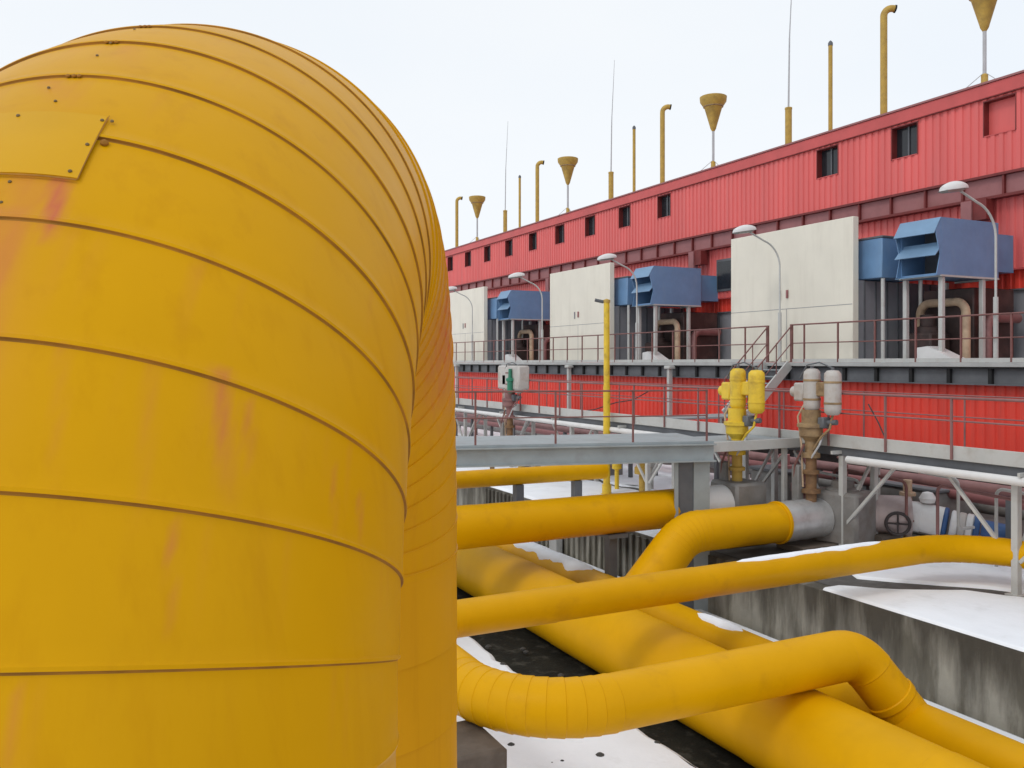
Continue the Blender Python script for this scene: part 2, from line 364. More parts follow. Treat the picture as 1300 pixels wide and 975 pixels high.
def stain_bounce_at(th, ph):
    s = 0
    for a, b, p0, p1, w, k in streaks:
        t = (th-a)/(b-a)
        if -0.02 < t < 1.3:
            c = p0+(p1-p0)*t; e = math.exp(-((ph-c)/w)**2)*(1-max(0, t-0.55)/0.75)
            s = max(s, k*e)
    if 1.55 < th < 2.9 and .9 < abs(ph) < 2.6:           # rust on the far side of the bend
        s = max(s, 0.75*math.exp(-((th-2.1)/0.4)**2)*math.exp(-((abs(ph)-1.75)/0.45)**2))
    q = int((th-.0754)/.1163+20)
    tt = ((th-.0754)/.1163) % 1.0
    s += 0.02*(math.sin(q*12.9898)*.5+.5)
    dr = noise.noise(Vector((q*3.1, ph*34, 5.0)))
    if dr > .30 and th < 1.6: s += 0.6*(dr-.30)*max(0, (tt-.15))*(1 if tt < .97 else .4)
    return min(1, max(s, .10 if th > 1.6 else 0)*(0.85+0.5*noise.noise(Vector((th*9, ph*30, 2)))))  # constant floor past the crown paints orange bounce from the near pipe
big = thing('pipe_bend', (A.x+g.x*RB, A.y+g.y*RB, ZG), 'huge yellow lagged pipe bend arching over the left half of the picture', 'pipe')
mb = MB(); stv = []
NP = 320
seams = [0.308-0.1163*2+0.1163*k for k in range(27)]
def ringset(fn, prof, last_is_step=True):
    # prof: list of (param, radius, grime?) ; fn(param, phi, radius)-> point
    vs = []; st = []
    for (t, rr, gr) in prof:
        for k in range(NP):
            ph = -PI+2*PI*k/NP; p = fn(t, ph, rr); vs.append(p); st.append(stain_bounce_at(t, ph) if fn is bend_pt else 0.10)  # legs take a constant weight for the painted bounce
    for j in range(len(prof)-1):
        fs = [[j*NP+k, j*NP+(k+1) % NP, (j+1)*NP+(k+1) % NP, (j+1)*NP+k] for k in range(NP)]
        if j == 0:
            mb.add(vs, fs, 'grime' if prof[j][2] else 'yellow', True); base = len(mb.v)-len(vs); stv.extend(st)
        else:
            i = mb.m('grime' if prof[j][2] else 'yellow')
            for f in fs: mb.f.append([base+q for q in f]); mb.mi.append(i); mb.sm.append(True)
prof = [(-0.0, R, False)]
edges = [0.0]+seams+[PI]
for i in range(len(edges)-1):
    a, b = edges[i], edges[i+1]; d = b-a; u = 0.1163
    th_g = a < 1.25
    jit = random.uniform(-.001, .001)
    if i > 0: prof += [(a, R+0.001, th_g), (a+0.0004, R+0.0062+jit, False), (a+0.0035, R+0.0075+jit, False), (a+0.0065, R+0.0045+jit, False)]
    for q in (0.15, 0.3, 0.45, 0.6, 0.75, 0.88): prof.append((a+d*q, R+0.004*(1-q)+0.0004, False))
    prof.append((b-0.0017, R, False) if i < len(edges)-2 else (b, R, False))
    if i < len(edges)-2: prof[-1] = (b-0.0017, R, b < 1.25)
ringset(bend_pt, prof)
def leg(base):
    def fn(t, ph, rr):
        sgn = -1 if base is A else 1
        rad = g*sgn
        return Vector((base.x, base.y, t))+(rad*math.cos(ph)+bb*math.sin(ph))*rr
    return fn
FAR = A+g*(2*RB)
for base in (A, FAR):
    pr = []; z = ZC; k = 0
    while z > ZG-0.01:
        nz_ = max(z-0.42, ZG-0.02)
        pr += [(z, R+0.0, False), (nz_+0.012, R+0.0045, False), (nz_+0.004, R+0.008, False), (nz_, R+0.008, True)]
        z = nz_
        if z <= ZG-0.02+1e-6: break
    ringset(leg(base), pr)
mb.attr['stain_bounce'] = stv  # rust stains plus orange bounce light painted on far half and legs
mb.build('shell', big, 30)
# riveted patch plate and screws on the crown
mb = MB(); vs = []; fs = []; nt, npn = 6, 16
for lay in (0.0, 0.0035):
    for i in range(nt+1):
        for j in range(npn+1):
            ti = .71+(.806-.71)*i/nt; pj = (-.30+(.191-.002*i+.30)*j/npn)
            vs.append(bend_pt(ti, pj, R+0.0048+lay))
W = npn+1; off = (nt+1)*W
for i in range(nt):
    for j in range(npn): fs.append([off+i*W+j, off+i*W+j+1, off+(i+1)*W+j+1, off+(i+1)*W+j])
for i in range(nt): 
    for j in (0, npn): fs.append([i*W+j, (i+1)*W+j, off+(i+1)*W+j, off+i*W+j])
for j in range(npn):
    for i in (0, nt): fs.append([i*W+j, i*W+j+1, off+i*W+j+1, off+i*W+j])
mb.add(vs, fs, 'plate', False); mb.build('patch_plate', big)
mb = MB(); edgep = []
for j in range(16): pass
def rim(i0, j0, i1, j1, n):
    for k in range(n+1):
        t = k/n; a = i0+(i1-i0)*t; b = j0+(j1-j0)*t
        yield a, b
strip = [list(rim(.708, -.30, .708, .191, 20)), list(rim(.708, .192, .808, .182, 6))]
for ln in strip:
    vs = []
    for (a, b) in ln:
        n_ = (bend_pt(a, b, R+.02)-bend_pt(a, b, R)).normalized()
        p = bend_pt(a, b, R+0.0095)
        e = 0.0016 if ln is strip[0] else 0
        vs += [bend_pt(a-e, b-(0 if e else .001), R+0.0088), bend_pt(a+e*.2, b+(0 if e else .002), R+0.0088)]
    mb.add(vs, [[2*i, 2*i+1, 2*i+3, 2*i+2] for i in range(len(ln)-1)], 'grime')
mb.build('plate_edge', big)
def screw(th, ph, s=0.006, lift=0.005, m='screw'):
    mb = MB(); p = bend_pt(th, ph, R+lift); n_ = (bend_pt(th, ph, R+1)-bend_pt(th, ph, R)).normalized()
    mb.lathe(p, [(s, 0), (s, s*0.5), (s*0.6, s*0.9), (0.0, s)], m, 10, n_); mb.build('screw', big)
for th, ph in ((.798, .172), (.799, .198), (.757, .172), (.717, .166), (.717, -.05), (.798, -.06), (.76, -.10), (.757, -.075)): screw(th, ph, .0038, .0082)
for th, ph in ((.70, .03), (.83, .006), (.95, -.006), (.86, -.05), (1.0, -.02), (.674, .037), (1.09, -.04)): screw(th, ph, .0034, .003)
screw(.7665, .207, .008, .002, 'grime')
for th in (.8897, 1.006, 1.1223):
    for d in (-.018, 0, .016): screw(th-.002, -.006-.5*(th-.8897)*.25+d, .005, .003, 'grime')

# ------------------------------------------------------------------ yellow pipes of the yard
def pipe_thing(name, loc, label, parts_mat, stations, r, step=0.006, n=32, group='yellow gas pipes crossing the yard'):
    t = thing(name, loc, label, 'pipe', group)
    mb = MB(); mb.tube(stations, r, parts_mat, n, step); mb.build('shell', t); return t
ZA = -3.99
ta = pipe_thing('gas_header', (6.83, 10, ZG), 'widest straight yellow pipe lying on the pit floor, running diagonally to the lower right corner', 'header', route([(6.83, -8, ZA), (6.83, 98, ZA)], 1, seam=2.2), 0.51, 0.007, 48)
tb = pipe_thing('gas_pipe', (8.07, 10, ZG), 'slimmer straight yellow pipe with snow on top, beside the widest pipe on its wall side', 'header', route([(8.07, -8, ZA), (8.07, 98, ZA)], 1, seam=1.6), 0.30, 0.006)
for i, (a, b, hw) in enumerate(((13.2, 20, .95), (9.25, 10.25, .6), (8.1, 8.55, .5), (20.5, 28, .7))):
    snow_cap((8.07, a, ZA), (8.07, b, ZA), 0.303, hw, 0.05, i+2).build('snow_cap', tb)
for u in (2, 15.6, 22, 36, 50, 64, 78):
    mb = MB(); mb.box((7.85, u-.12, ZG), (8.29, u+.12, ZA-.22), 'concb', .02); mb.build('saddle', tb)
tcp = pipe_thing('gas_pipe', (3.5, 7.5, ZG), 'yellow pipe with a ribbed elbow at left and a drop into the slim pipe', 'pipe',
    route([(3.36, 11.5, -3.95), (3.36, 11.1, -3.2), (3.36, 6.9, -3.2), (7.60, 6.9, -3.2), (8.12, 6.58, -3.97)], [.5, 1.05, .42], 11, 1.9, [True, True, False]), 0.262, 0.007)
mb = MB(); mb.lathe((8.12, 6.58, -3.97), [(.27, -.42), (.279, -.41), (.279, -.34), (.27, -.33)], 'pipe', 28, (.52, -.32, -.77)); mb.build('collar', tcp)
mb = MB(); mb.box((2.5, 7.0, ZG), (3.40, 7.75, -3.46), 'concb', .03); tag(mb.build('pipe_support'), 'brown concrete block standing under the ribbed elbow beside the big bend', 'support')
td = pipe_thing('gas_pipe', (8, 9, ZG), 'thin yellow pipe crossing the yard above the others and curving away over the snowy slab', 'pipe',
    route([(-1.0, 9.0, -2.95), (0.8, 9.0, -2.9), (12.45, 9.15, -2.86), (13.0, 3.5, -2.86), (13.0, -6, -2.86)], [.6, 1.25, .8], 12, 2.0), 0.205, 0.005)
snow_cap((7.8, 9.09, -2.876), (10.6, 9.125, -2.868), 0.207, .5, .03, 9).build('snow_cap', td)
snow_cap((13.0, 3.0, -2.86), (13.0, 7.2, -2.86), 0.207, .5, .03, 19).build('snow_cap', td)
for v, u in ((13.0, 5.5), (13.0, 1.0)):
    mb = MB(); mb.box((v-.12, u-.1, ZS), (v+.12, u+.1, -3.1), 'plinth', .01)
    tag(mb.build('pipe_saddle'), {9.13: 'low concrete saddle under the thin yellow pipe, on the concrete wall top', 5.5: 'low concrete saddle under the curved end of the thin yellow pipe', 1.0: 'low concrete saddle under the thin yellow pipe, outermost of the row'}[u], 'support', 'saddles under the thin pipe')
te = pipe_thing('gas_pipe', (9, 11.96, ZG), 'yellow pipe climbing from the slim pipe and bending level into the silver valve casing', 'pipe',
    route([(7.9, 11.96, -4.16), (9.16, 11.96, -2.9), (11.25, 11.96, -2.9)], .75, 7, 1.4), 0.35, 0.007)
mb = MB(); mb.lathe((11.25, 11.96, -2.9), [(.37, -.06), (.385, -.05), (.385, 0), (.36, .01)], 'pipe', 32, (1, 0, 0)); mb.build('collar', te)
tf = pipe_thing('gas_pipe', (6, 12.9, ZG), 'stout level yellow pipe under the grey footbridge, ending behind its column', 'pipe',
    route([(1.5, 12.9, -2.66), (9.75, 12.9, -2.66)], .6, 7, 3.0), 0.345, 0.005)
mb = MB(); mb.bar((8.3, 12.95, ZG), (8.3, 12.95, -3.0), .16, .16, 'dgrey'); mb.box((8.1, 12.7, -3.06), (8.5, 13.2, -2.99), 'dgrey')
tag(mb.build('pipe_support'), 'dark steel post holding up the stout level pipe in front of the ribbed wall', 'support')
tg = pipe_thing('gas_pipe', (9, 18.4, ZS), 'farthest thin yellow pipe, level just below the grey footbridge', 'pipe',
    route([(4.0, 18.4, -2.7), (11.6, 18.4, -2.7)], .4, 6, 2.5), 0.2, 0.004)
for v in (9.2, 10.8):
    mb = MB(); mb.box((v-.1, 18.3, ZS if v > 10.3 else ZG), (v+.1, 18.5, -2.9), 'dgrey')
    tag(mb.build('pipe_support'), 'short dark post under the farthest thin yellow pipe, %s of the two' % ('left' if v < 10 else 'right'), 'support')

# ------------------------------------------------------------------ red compressor hall
W0, UE0, UE1 = 22.9, -6.0, 96.0
hall = thing('compressor_hall', (30, 40, ZS), 'long red corrugated industrial hall with small dark windows under its eaves', 'building')
PER, DEP = 0.25, 0.035
def corr(mb, u0, u1, z0, z1, v, mname):
    # trapezoid sheet between u0..u1 (phase kept)
    prof = [(0, 0), (.35, 0), (.45, DEP), (.90, DEP), (1.0, 0)]
    pts = []
    k0 = math.floor(u0/PER)-1; k1 = math.ceil(u1/PER)+1
    raw = []
    for k in range(k0, k1+1):
        for t, d in prof[:-1]: raw.append(((k+t)*PER, d))
    def val(u):
        for i in range(len(raw)-1):
            if raw[i][0] <= u <= raw[i+1][0]:
                f = (u-raw[i][0])/max(1e-9, raw[i+1][0]-raw[i][0]); return raw[i][1]+f*(raw[i+1][1]-raw[i][1])
        return 0
    pts = [(u0, val(u0))]+[p for p in raw if u0+1e-4 < p[0] < u1-1e-4]+[(u1, val(u1))]
    vs = []; fs = []
    for (u, d) in pts: vs += [(v-d, u, z0), (v-d, u, z1)]
    for i in range(len(pts)-1): fs.append([2*i, 2*i+1, 2*i+3, 2*i+2])
    mb.add(vs, fs, mname)
wins = [15.71+3.13*k for k in range(-6, 24) if k not in (3, 4) and not (k > 14 and k % 6 in (3, 4)) and not k in (-3, -4)]
WW, WZ0, WZ1 = 0.98, 6.38, 7.40
mb = MB()
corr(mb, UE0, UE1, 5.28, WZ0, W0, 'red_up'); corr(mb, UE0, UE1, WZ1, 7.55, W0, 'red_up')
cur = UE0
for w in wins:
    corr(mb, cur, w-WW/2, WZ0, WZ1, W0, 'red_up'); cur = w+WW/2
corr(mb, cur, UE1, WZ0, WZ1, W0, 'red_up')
mb.build('upper_wall', hall)
mb = MB(); doors = [2.6, 15.1, 27.6, 40.1, 52.6, 65.1]
cur = UE0
for d in doors:
    corr(mb, cur, d-.55, -.05, 2.6, W0+.32, 'red_low'); corr(mb, d-.55, d+.55, 2.05, 2.6, W0+.32, 'red_low'); cur = d+.55
corr(mb, cur, UE1, -.05, 2.6, W0+.32, 'red_low')
mb.box((W0+.09, UE0, 2.56), (W0+.36, UE1, 2.60), 'fascia')
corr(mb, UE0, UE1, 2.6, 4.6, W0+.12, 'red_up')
mb.build('deck_level_wall', hall)
mb = MB()
mb.box((W0-.10, UE0, 7.47), (W0+.3, UE1, 7.86), 'fascia', .015); mb.box((W0-.14, UE0, 7.862), (W0+.35, UE1, 7.92), 'mauve')
mb.box((W0-.105, UE0, 7.45), (W0-.04, UE1, 7.468), 'darkred')  # thin dark strip paints the shadow line under the fascia
mb.build('fascia', hall)
mb = MB()
mb.add([(W0-.1, UE0, 7.88), (42, UE0, 8.7), (42, UE1, 8.7), (W0-.1, UE1, 7.88)], [[0, 1, 2, 3]], 'mauve')
mb.add([(42, UE0, 8.7), (61, UE0, 7.88), (61, UE1, 7.88), (42, UE1, 8.7)], [[0, 1, 2, 3]], 'mauve'); mb.build('roof', hall)
mb = MB()
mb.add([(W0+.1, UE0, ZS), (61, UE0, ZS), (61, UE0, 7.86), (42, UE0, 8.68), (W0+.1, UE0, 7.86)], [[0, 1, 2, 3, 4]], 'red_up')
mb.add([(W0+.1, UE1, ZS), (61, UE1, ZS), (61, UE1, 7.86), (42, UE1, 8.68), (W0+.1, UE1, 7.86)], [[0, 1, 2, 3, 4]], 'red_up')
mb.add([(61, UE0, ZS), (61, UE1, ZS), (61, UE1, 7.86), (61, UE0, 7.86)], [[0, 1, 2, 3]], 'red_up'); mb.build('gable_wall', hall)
mb = MB()   # girder band below the overhanging upper wall
mb.box((W0-.02, UE0, 4.66), (W0+.08, UE1, 5.20), 'mauve'); mb.box((W0-.16, UE0, 5.205), (W0+.08, UE1, 5.275), 'darkred'); mb.box((W0-.20, UE0, 4.58), (W0+.10, UE1, 4.655), 'darkred')  # dark red top flange has the upper wall's shadow in its colour
k = UE0+.3
while k < UE1: mb.box((W0-.12, k-.03, 4.657), (W0-.021, k+.03, 5.203), 'darkred'); k += 1.25
mb.build('girder', hall)
for k in range(7):
    u = 16.55+12.5*(k-1); mb = MB(); mb.box((W0-.45, u-.28, 3.75), (W0-.21, u+.05, 4.575), 'mauve'); mb.box((W0-.40, u-.70, 4.0), (W0-.05, u-.285, 4.57), 'darkred')
    mb.build('bracket', hall)
for i, w in enumerate(wins):
    mb = MB(); dp = 0.24
    y0, y1 = w-WW/2, w+WW/2; x0 = W0-.045; x1 = W0+dp
    t = .03
    mb.box((x0, y0, WZ0), (x1, y0+t, WZ1), 'darkred'); mb.box((x0, y1-t, WZ0), (x1, y1, WZ1), 'darkred')
    mb.box((x0, y0+t, WZ0), (x1, y1-t, WZ0+t), 'fascia'); mb.box((x0, y0+t, WZ1-t), (x1, y1-t, WZ1), 'darkred')
    wo = mb.build('window', hall)
    if i == [j for j, q in enumerate(wins) if abs(q-15.71) < .1][0]:
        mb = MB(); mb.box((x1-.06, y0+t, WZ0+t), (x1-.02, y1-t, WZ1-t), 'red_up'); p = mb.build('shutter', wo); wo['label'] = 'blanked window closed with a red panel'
    else:
        mb = MB(); mb.box((x1-.05, y0+t, WZ0+t), (x1-.03, y1-t, WZ1-t), 'glass'); mb.build('pane', wo)
        mb = MB(); ym = (y0+y1)/2; mb.box((x1-.09, ym-.025, WZ0+t), (x1-.052, ym+.025, WZ1-t), 'dgrey'); mb.build('mullion', wo)
for d in doors:
    mb = MB(); mb.box((W0+.36, d-.5, 0.005), (W0+.4, d+.5, 2.0), 'cabin', .01)
    for (a, b, c, e) in ((-.55, -.5, .005, 2.05), (.5, .55, .005, 2.05), (-.5, .5, 2.0, 2.05)): mb.box((W0+.28, d+a, c), (W0+.4, d+b, e), 'dgrey')
    do = mb.build('door', hall); mb = MB(); mb.cyl((W0+.32, d-.4, 1.0), (W0+.36, d-.4, 1.0), .02, 'rod'); mb.cyl((W0+.32, d-.4, 1.0), (W0+.32, d-.28, 1.0), .014, 'rod'); mb.build('handle', do)
    if d < 20: continue
    mb = MB(); q = d-.2; mb.box((W0+.03, q-.5, 2.85), (W0+.12, q+.5, 4.15), 'dgrey', .01); wo = mb.build('window', hall)
    mb = MB(); mb.box((W0+.015, q-.42, 2.95), (W0+.029, q+.42, 4.05), 'glass'); mb.build('pane', wo)

# raised deck along the hall: slab, girder with stiffeners, red lower wall, columns
VD = 18.55
deck = thing('raised_deck', (20, 40, ZS), 'long raised deck with dark grey stiffened girder above a bright red lower wall', 'deck')
mb = MB(); mb.box((VD, UE0, -.11), (W0+.5, UE1, 0.0), 'decktop', .01); mb.build('deck_slab', deck)
mb = MB(); mb.box((VD+.16, UE0, -.50), (VD+.24, UE1, -.113), 'dgrey'); mb.box((VD+.03, UE0, -.15), (VD+.155, UE1, -.113), 'black'); mb.box((VD+.06, UE0, -.53), (VD+.30, UE1, -.502), 'dgrey')  # black strip paints the shade on the top flange below the slab
k = 12.69-1.05*17
while k < UE1:
    mb.box((VD+.07, k-.045, -.50), (VD+.158, k+.045, -.152), 'black'); k += 1.07
mb.build('edge_girder', deck)
mb = MB(); corr(mb, UE0, UE1, -2.45, -.533, VD+.38, 'red_low'); mb.build('lower_wall', deck)
mb = MB(); mb.box((VD+.8, UE0, ZS), (VD+1.0, UE1, -2.40), 'plinth'); mb.build('plinth', deck)
for u in (0.0, 6.25, 25.0, 32.1, 38.4, 44.6, 50.9):
    mb = MB(); mb.bar((VD-.08, u, ZS), (VD-.08, u, -.24), .14, .14, 'lgrey'); mb.box((VD-.22, u-.16, -.235), (VD+.06, u+.16, -.115), 'lgrey', .02); mb.build('column', deck)
rail = thing('deck_railing', (VD+.06, 40, 0), 'brownish red handrail along the edge of the raised deck in front of the cream panels', 'railing')
STAIR = (19.25, 20.25)
for nm, z, r in (('top_rail', 1.10, .022), ('mid_rail', .56, .016), ('toe_board', .08, .0)):
    mb = MB()
    for a, b in ((UE0, STAIR[0]), (STAIR[1], 70)):
        if r: mb.cyl((VD+.06, a, z), (VD+.06, b, z), r, 'railred', 8)
        else: mb.box((VD+.05, a, .005), (VD+.07, b, .10), 'lgrey')
    mb.build(nm, rail)
k = -5.0; posts = []
while k < 60:
    if not (STAIR[0]-.1 < k < STAIR[1]+.1): posts.append(k)
    k += 1.25
for k in posts+[STAIR[0], STAIR[1]]:
    mb = MB(); w = .07 if k in STAIR else .04; mb.box((VD+.06-w/2, k-w/2, 0.002), (VD+.06+w/2, k+w/2, 1.12), 'railred'); mb.build('post', rail)
# stair from the deck down to the walkway level
st = thing('stair', (17.6, 19.75, -1.5), 'steep grey steel stair dropping from the raised deck in front of the nearest cream panel', 'stairs')
for u in STAIR:
    mb = MB(); mb.bar((VD-.02, u, -.06), (16.95, u, -1.52), .06, .27, 'lgrey'); mb.build('stringer', st)
for i in range(7):
    t = (i+.5)/7; mb = MB(); x = VD-.1-t*1.5; z = -.12-t*1.38; mb.box((x-.12, STAIR[0]+.03, z-.02), (x+.12, STAIR[1]-.03, z+.012), 'grey'); mb.build('tread', st)
for u in STAIR:
    mb = MB(); mb.cyl((VD+.06, u, 1.08), (16.95, u, -.5), .02, 'railred', 8); mb.cyl((VD+.06, u, .58), (16.95, u, -1.0), .015, 'railred', 8)
    for t in (.33, .66, 1): mb.cyl((VD-1.6*t, u, -1.5*t), (VD-1.6*t, u, 1.08-1.58*t), .016, 'railred', 8)
    mb.build('handrail', st)

# ------------------------------------------------------------------ walkway on trusses along the yard
VW = 12.25
ww = thing('walkway', (VW+.5, 16, ZS), 'narrow light grey steel walkway on braced legs running in front of the red lower wall', 'walkway')
mb = MB(); mb.box((VW+.045, -4, -1.55), (VW+1.0, 40, -1.50), 'grey'); mb.build('floor_grating', ww)
mb = MB(); mb.box((VW, -4, -1.54), (VW+.04, 40, -1.315), 'lgrey', .005); mb.build('toe_board', ww)
mb = MB(); mb.box((VW+.06, -4, -1.70), (VW+.14, 40, -1.555), 'dgrey'); mb.box((VW+.86, -4, -1.70), (VW+.94, 40, -1.555), 'dgrey'); mb.build('beam', ww)
for nm, z, r in (('top_rail', -.56, .022), ('mid_rail', -.92, .014)):
    for v in (VW-.022,):
        mb = MB()
        mb.cyl((v, -4, z), (v, 40, z), r, 'pinkpipe', 8); mb.build(nm, ww)
for z in (-.56, -.92):
    mb = MB(); mb.cyl((VW+.97, -4, z), (VW+.97, 40, z), .011, 'pinkpipe', 6); mb.build('rear_rail', ww)
for k in range(20):
    mb = MB(); u = -2.9+k*2.1; mb.box((VW+.96, u-.011, -1.5), (VW+.982, u+.011, -.55), 'pinkpipe'); mb.build('rear_post', ww)
k = -3.4
while k < 40:
    for v in (VW-.022,):
        mb = MB(); mb.box((v-.016, k-.016, -1.53), (v+.016, k+.016, -.55), 'pinkpipe'); mb.build('post', ww)
    k += 1.26
for u in (-1.0, 2.6, 5.4, 8.22, 11.5, 14.1, 17.6, 21.3, 25.2, 29):
    for v in (VW+.1, VW+.9):
        mb = MB(); mb.bar((v, u, ZS), (v, u, -1.70), .10, .10, 'lgrey'); mb.box((v-.11, u-.11, ZS), (v+.11, u+.11, ZS+.02), 'lgrey'); mb.build('leg', ww)
    mb = MB()
    for d in (-1, 1): mb.bar((VW+.1, u+d*.06, -2.95), (VW+.1, u+d*1.2, -1.72), .05, .05, 'lgrey')
    mb.bar((VW+.1, u, -2.9), (VW+.9, u, -1.75), .05, .05, 'lgrey'); mb.build('brace', ww)
# landing between stair and walkway
ld = thing('landing', (15, 19.75, -1.5), 'grey steel gangway joining the foot of the stair to the walkway', 'gangway')
mb = MB(); mb.box((13.28, 19.15, -1.57), (16.98, 20.35, -1.52), 'grey'); mb.build('floor_grating', ld)
for u in (19.2, 20.3):
    mb = MB(); mb.bar((16.9, u, ZS), (16.9, u, -1.58), .1, .1, 'lgrey'); mb.build('leg', ld)
mb = MB(); mb.wire([(VW-.05, 8.6, -1.73), (VW-.05, 11.0, -1.73), (VW-.05, 40, -1.73)], .01, 'lgrey')
tw = thing('white_pipe', (VW-.1, 12, -1.73), 'long whitish pipe hung just below the edge of the walkway', 'pipe')
mb = MB(); mb.cyl((VW-.1, -4, -1.73), (VW-.1, 11.2, -1.73), .068, 'white', 14); mb.cyl((VW-.1, 14.5, -1.73), (VW-.1, 40, -1.73), .068, 'white', 14); mb.build('shell', tw)
mb = MB()
for k in range(12): mb.box((VW-.18, -2.5+k*3.5-.02, -1.66), (VW+.06, -2.5+k*3.5+.02, -1.60), 'lgrey')
mb.build('hanger', tw)

# footbridge (grey) ending at the walkway
P0 = Vector((10.06, 12.30, 0)); P1 = Vector((5.66, 13.50, 0)); d = (P1-P0).normalized(); P1 = P0+d*11.5; nb_ = Vector((-d.y, d.x, 0)) if (-d.y*0+d.x) > 0 else Vector((d.y, -d.x, 0))
br = thing('footbridge', (P0.x, P0.y, ZS), 'grey steel footbridge with a deep edge beam, crossing above the level yellow pipes', 'footbridge')
def bp(a, n, z): return P0+d*a+nb_*n+Vector((0, 0, z))
mb = MB(); mb.bar(bp(0, .06, -1.61), bp(9.0, .06, -1.61), .08, .27, 'grey'); mb.bar(bp(-.02, 0.02, -1.462), bp(9.0, 0.02, -1.462), .16, .024, 'grey'); mb.bar(bp(-.02, 0.02, -1.757), bp(9.0, 0.02, -1.757), .16, .024, 'grey'); mb.build('edge_beam', br)
mb = MB(); mb.bar(bp(0, 1.7, -1.61), bp(9.0, 1.7, -1.61), .08, .27, 'grey'); mb.build('rear_beam', br)
mb = MB(); mb.bar(bp(-.01, .93, -1.427), bp(9.0, .93, -1.427), 1.8, .04, 'grey'); mb.build('floor', br)
for a in (.1, 5.4, 8.6):
    for n_ in ((.09, 1.65) if a > 1 else (.09,)):
        mb = MB()
        if a < 1:
            mb.bar(bp(.20, n_, ZG), bp(.20, n_, -1.772), .30, .03, 'grey', nb_); mb.bar(bp(.68, n_, ZG), bp(.68, n_, -1.772), .07, .03, 'grey', nb_)
            mb.bar(bp(.445, n_+.02, ZG), bp(.445, n_+.02, -1.772), .45, .02, 'dgrey', nb_)
        else: mb.bar(bp(a, n_, ZG), bp(a, n_, -1.772), .2, .2, 'grey')
        mb.build('column', br)
for n_ in (.05,):
    for nm, z, r in (('top_rail', -.50, .016), ('mid_rail', -.95, .012)):
        mb = MB(); mb.cyl(bp(.1 if n_ < 1 else .1, n_, z), bp(8.9, n_, z), r, 'railred', 8); mb.build(nm, br)
    for a in (.12, 1.5, 2.9, 4.3, 5.7, 7.1, 8.5):
        mb = MB(); q = bp(a, n_, 0); mb.box((q.x-.014, q.y-.014, -1.405), (q.x+.014, q.y+.014, -.49), 'railred'); mb.build('post', br)
vpf = thing('valve_platform', (11.2, 13.2, ZS), 'small grey steel platform around the yellow actuator, joining footbridge and walkway', 'platform')
mb = MB(); mb.box((10.12, 12.45, -1.53), (12.22, 13.9, -1.48), 'grey'); mb.build('floor', vpf)
mb = MB(); mb.box((10.12, 12.40, -1.62), (12.22, 12.445, -1.44), 'lgrey', .005); mb.build('edge_beam', vpf)
for v, u in ((10.42, 13.8), (12.1, 13.8), (11.9, 12.5)):
    mb = MB(); mb.bar((v, u, ZS), (v, u, -1.535), .08, .08, 'lgrey'); mb.build('leg', vpf)

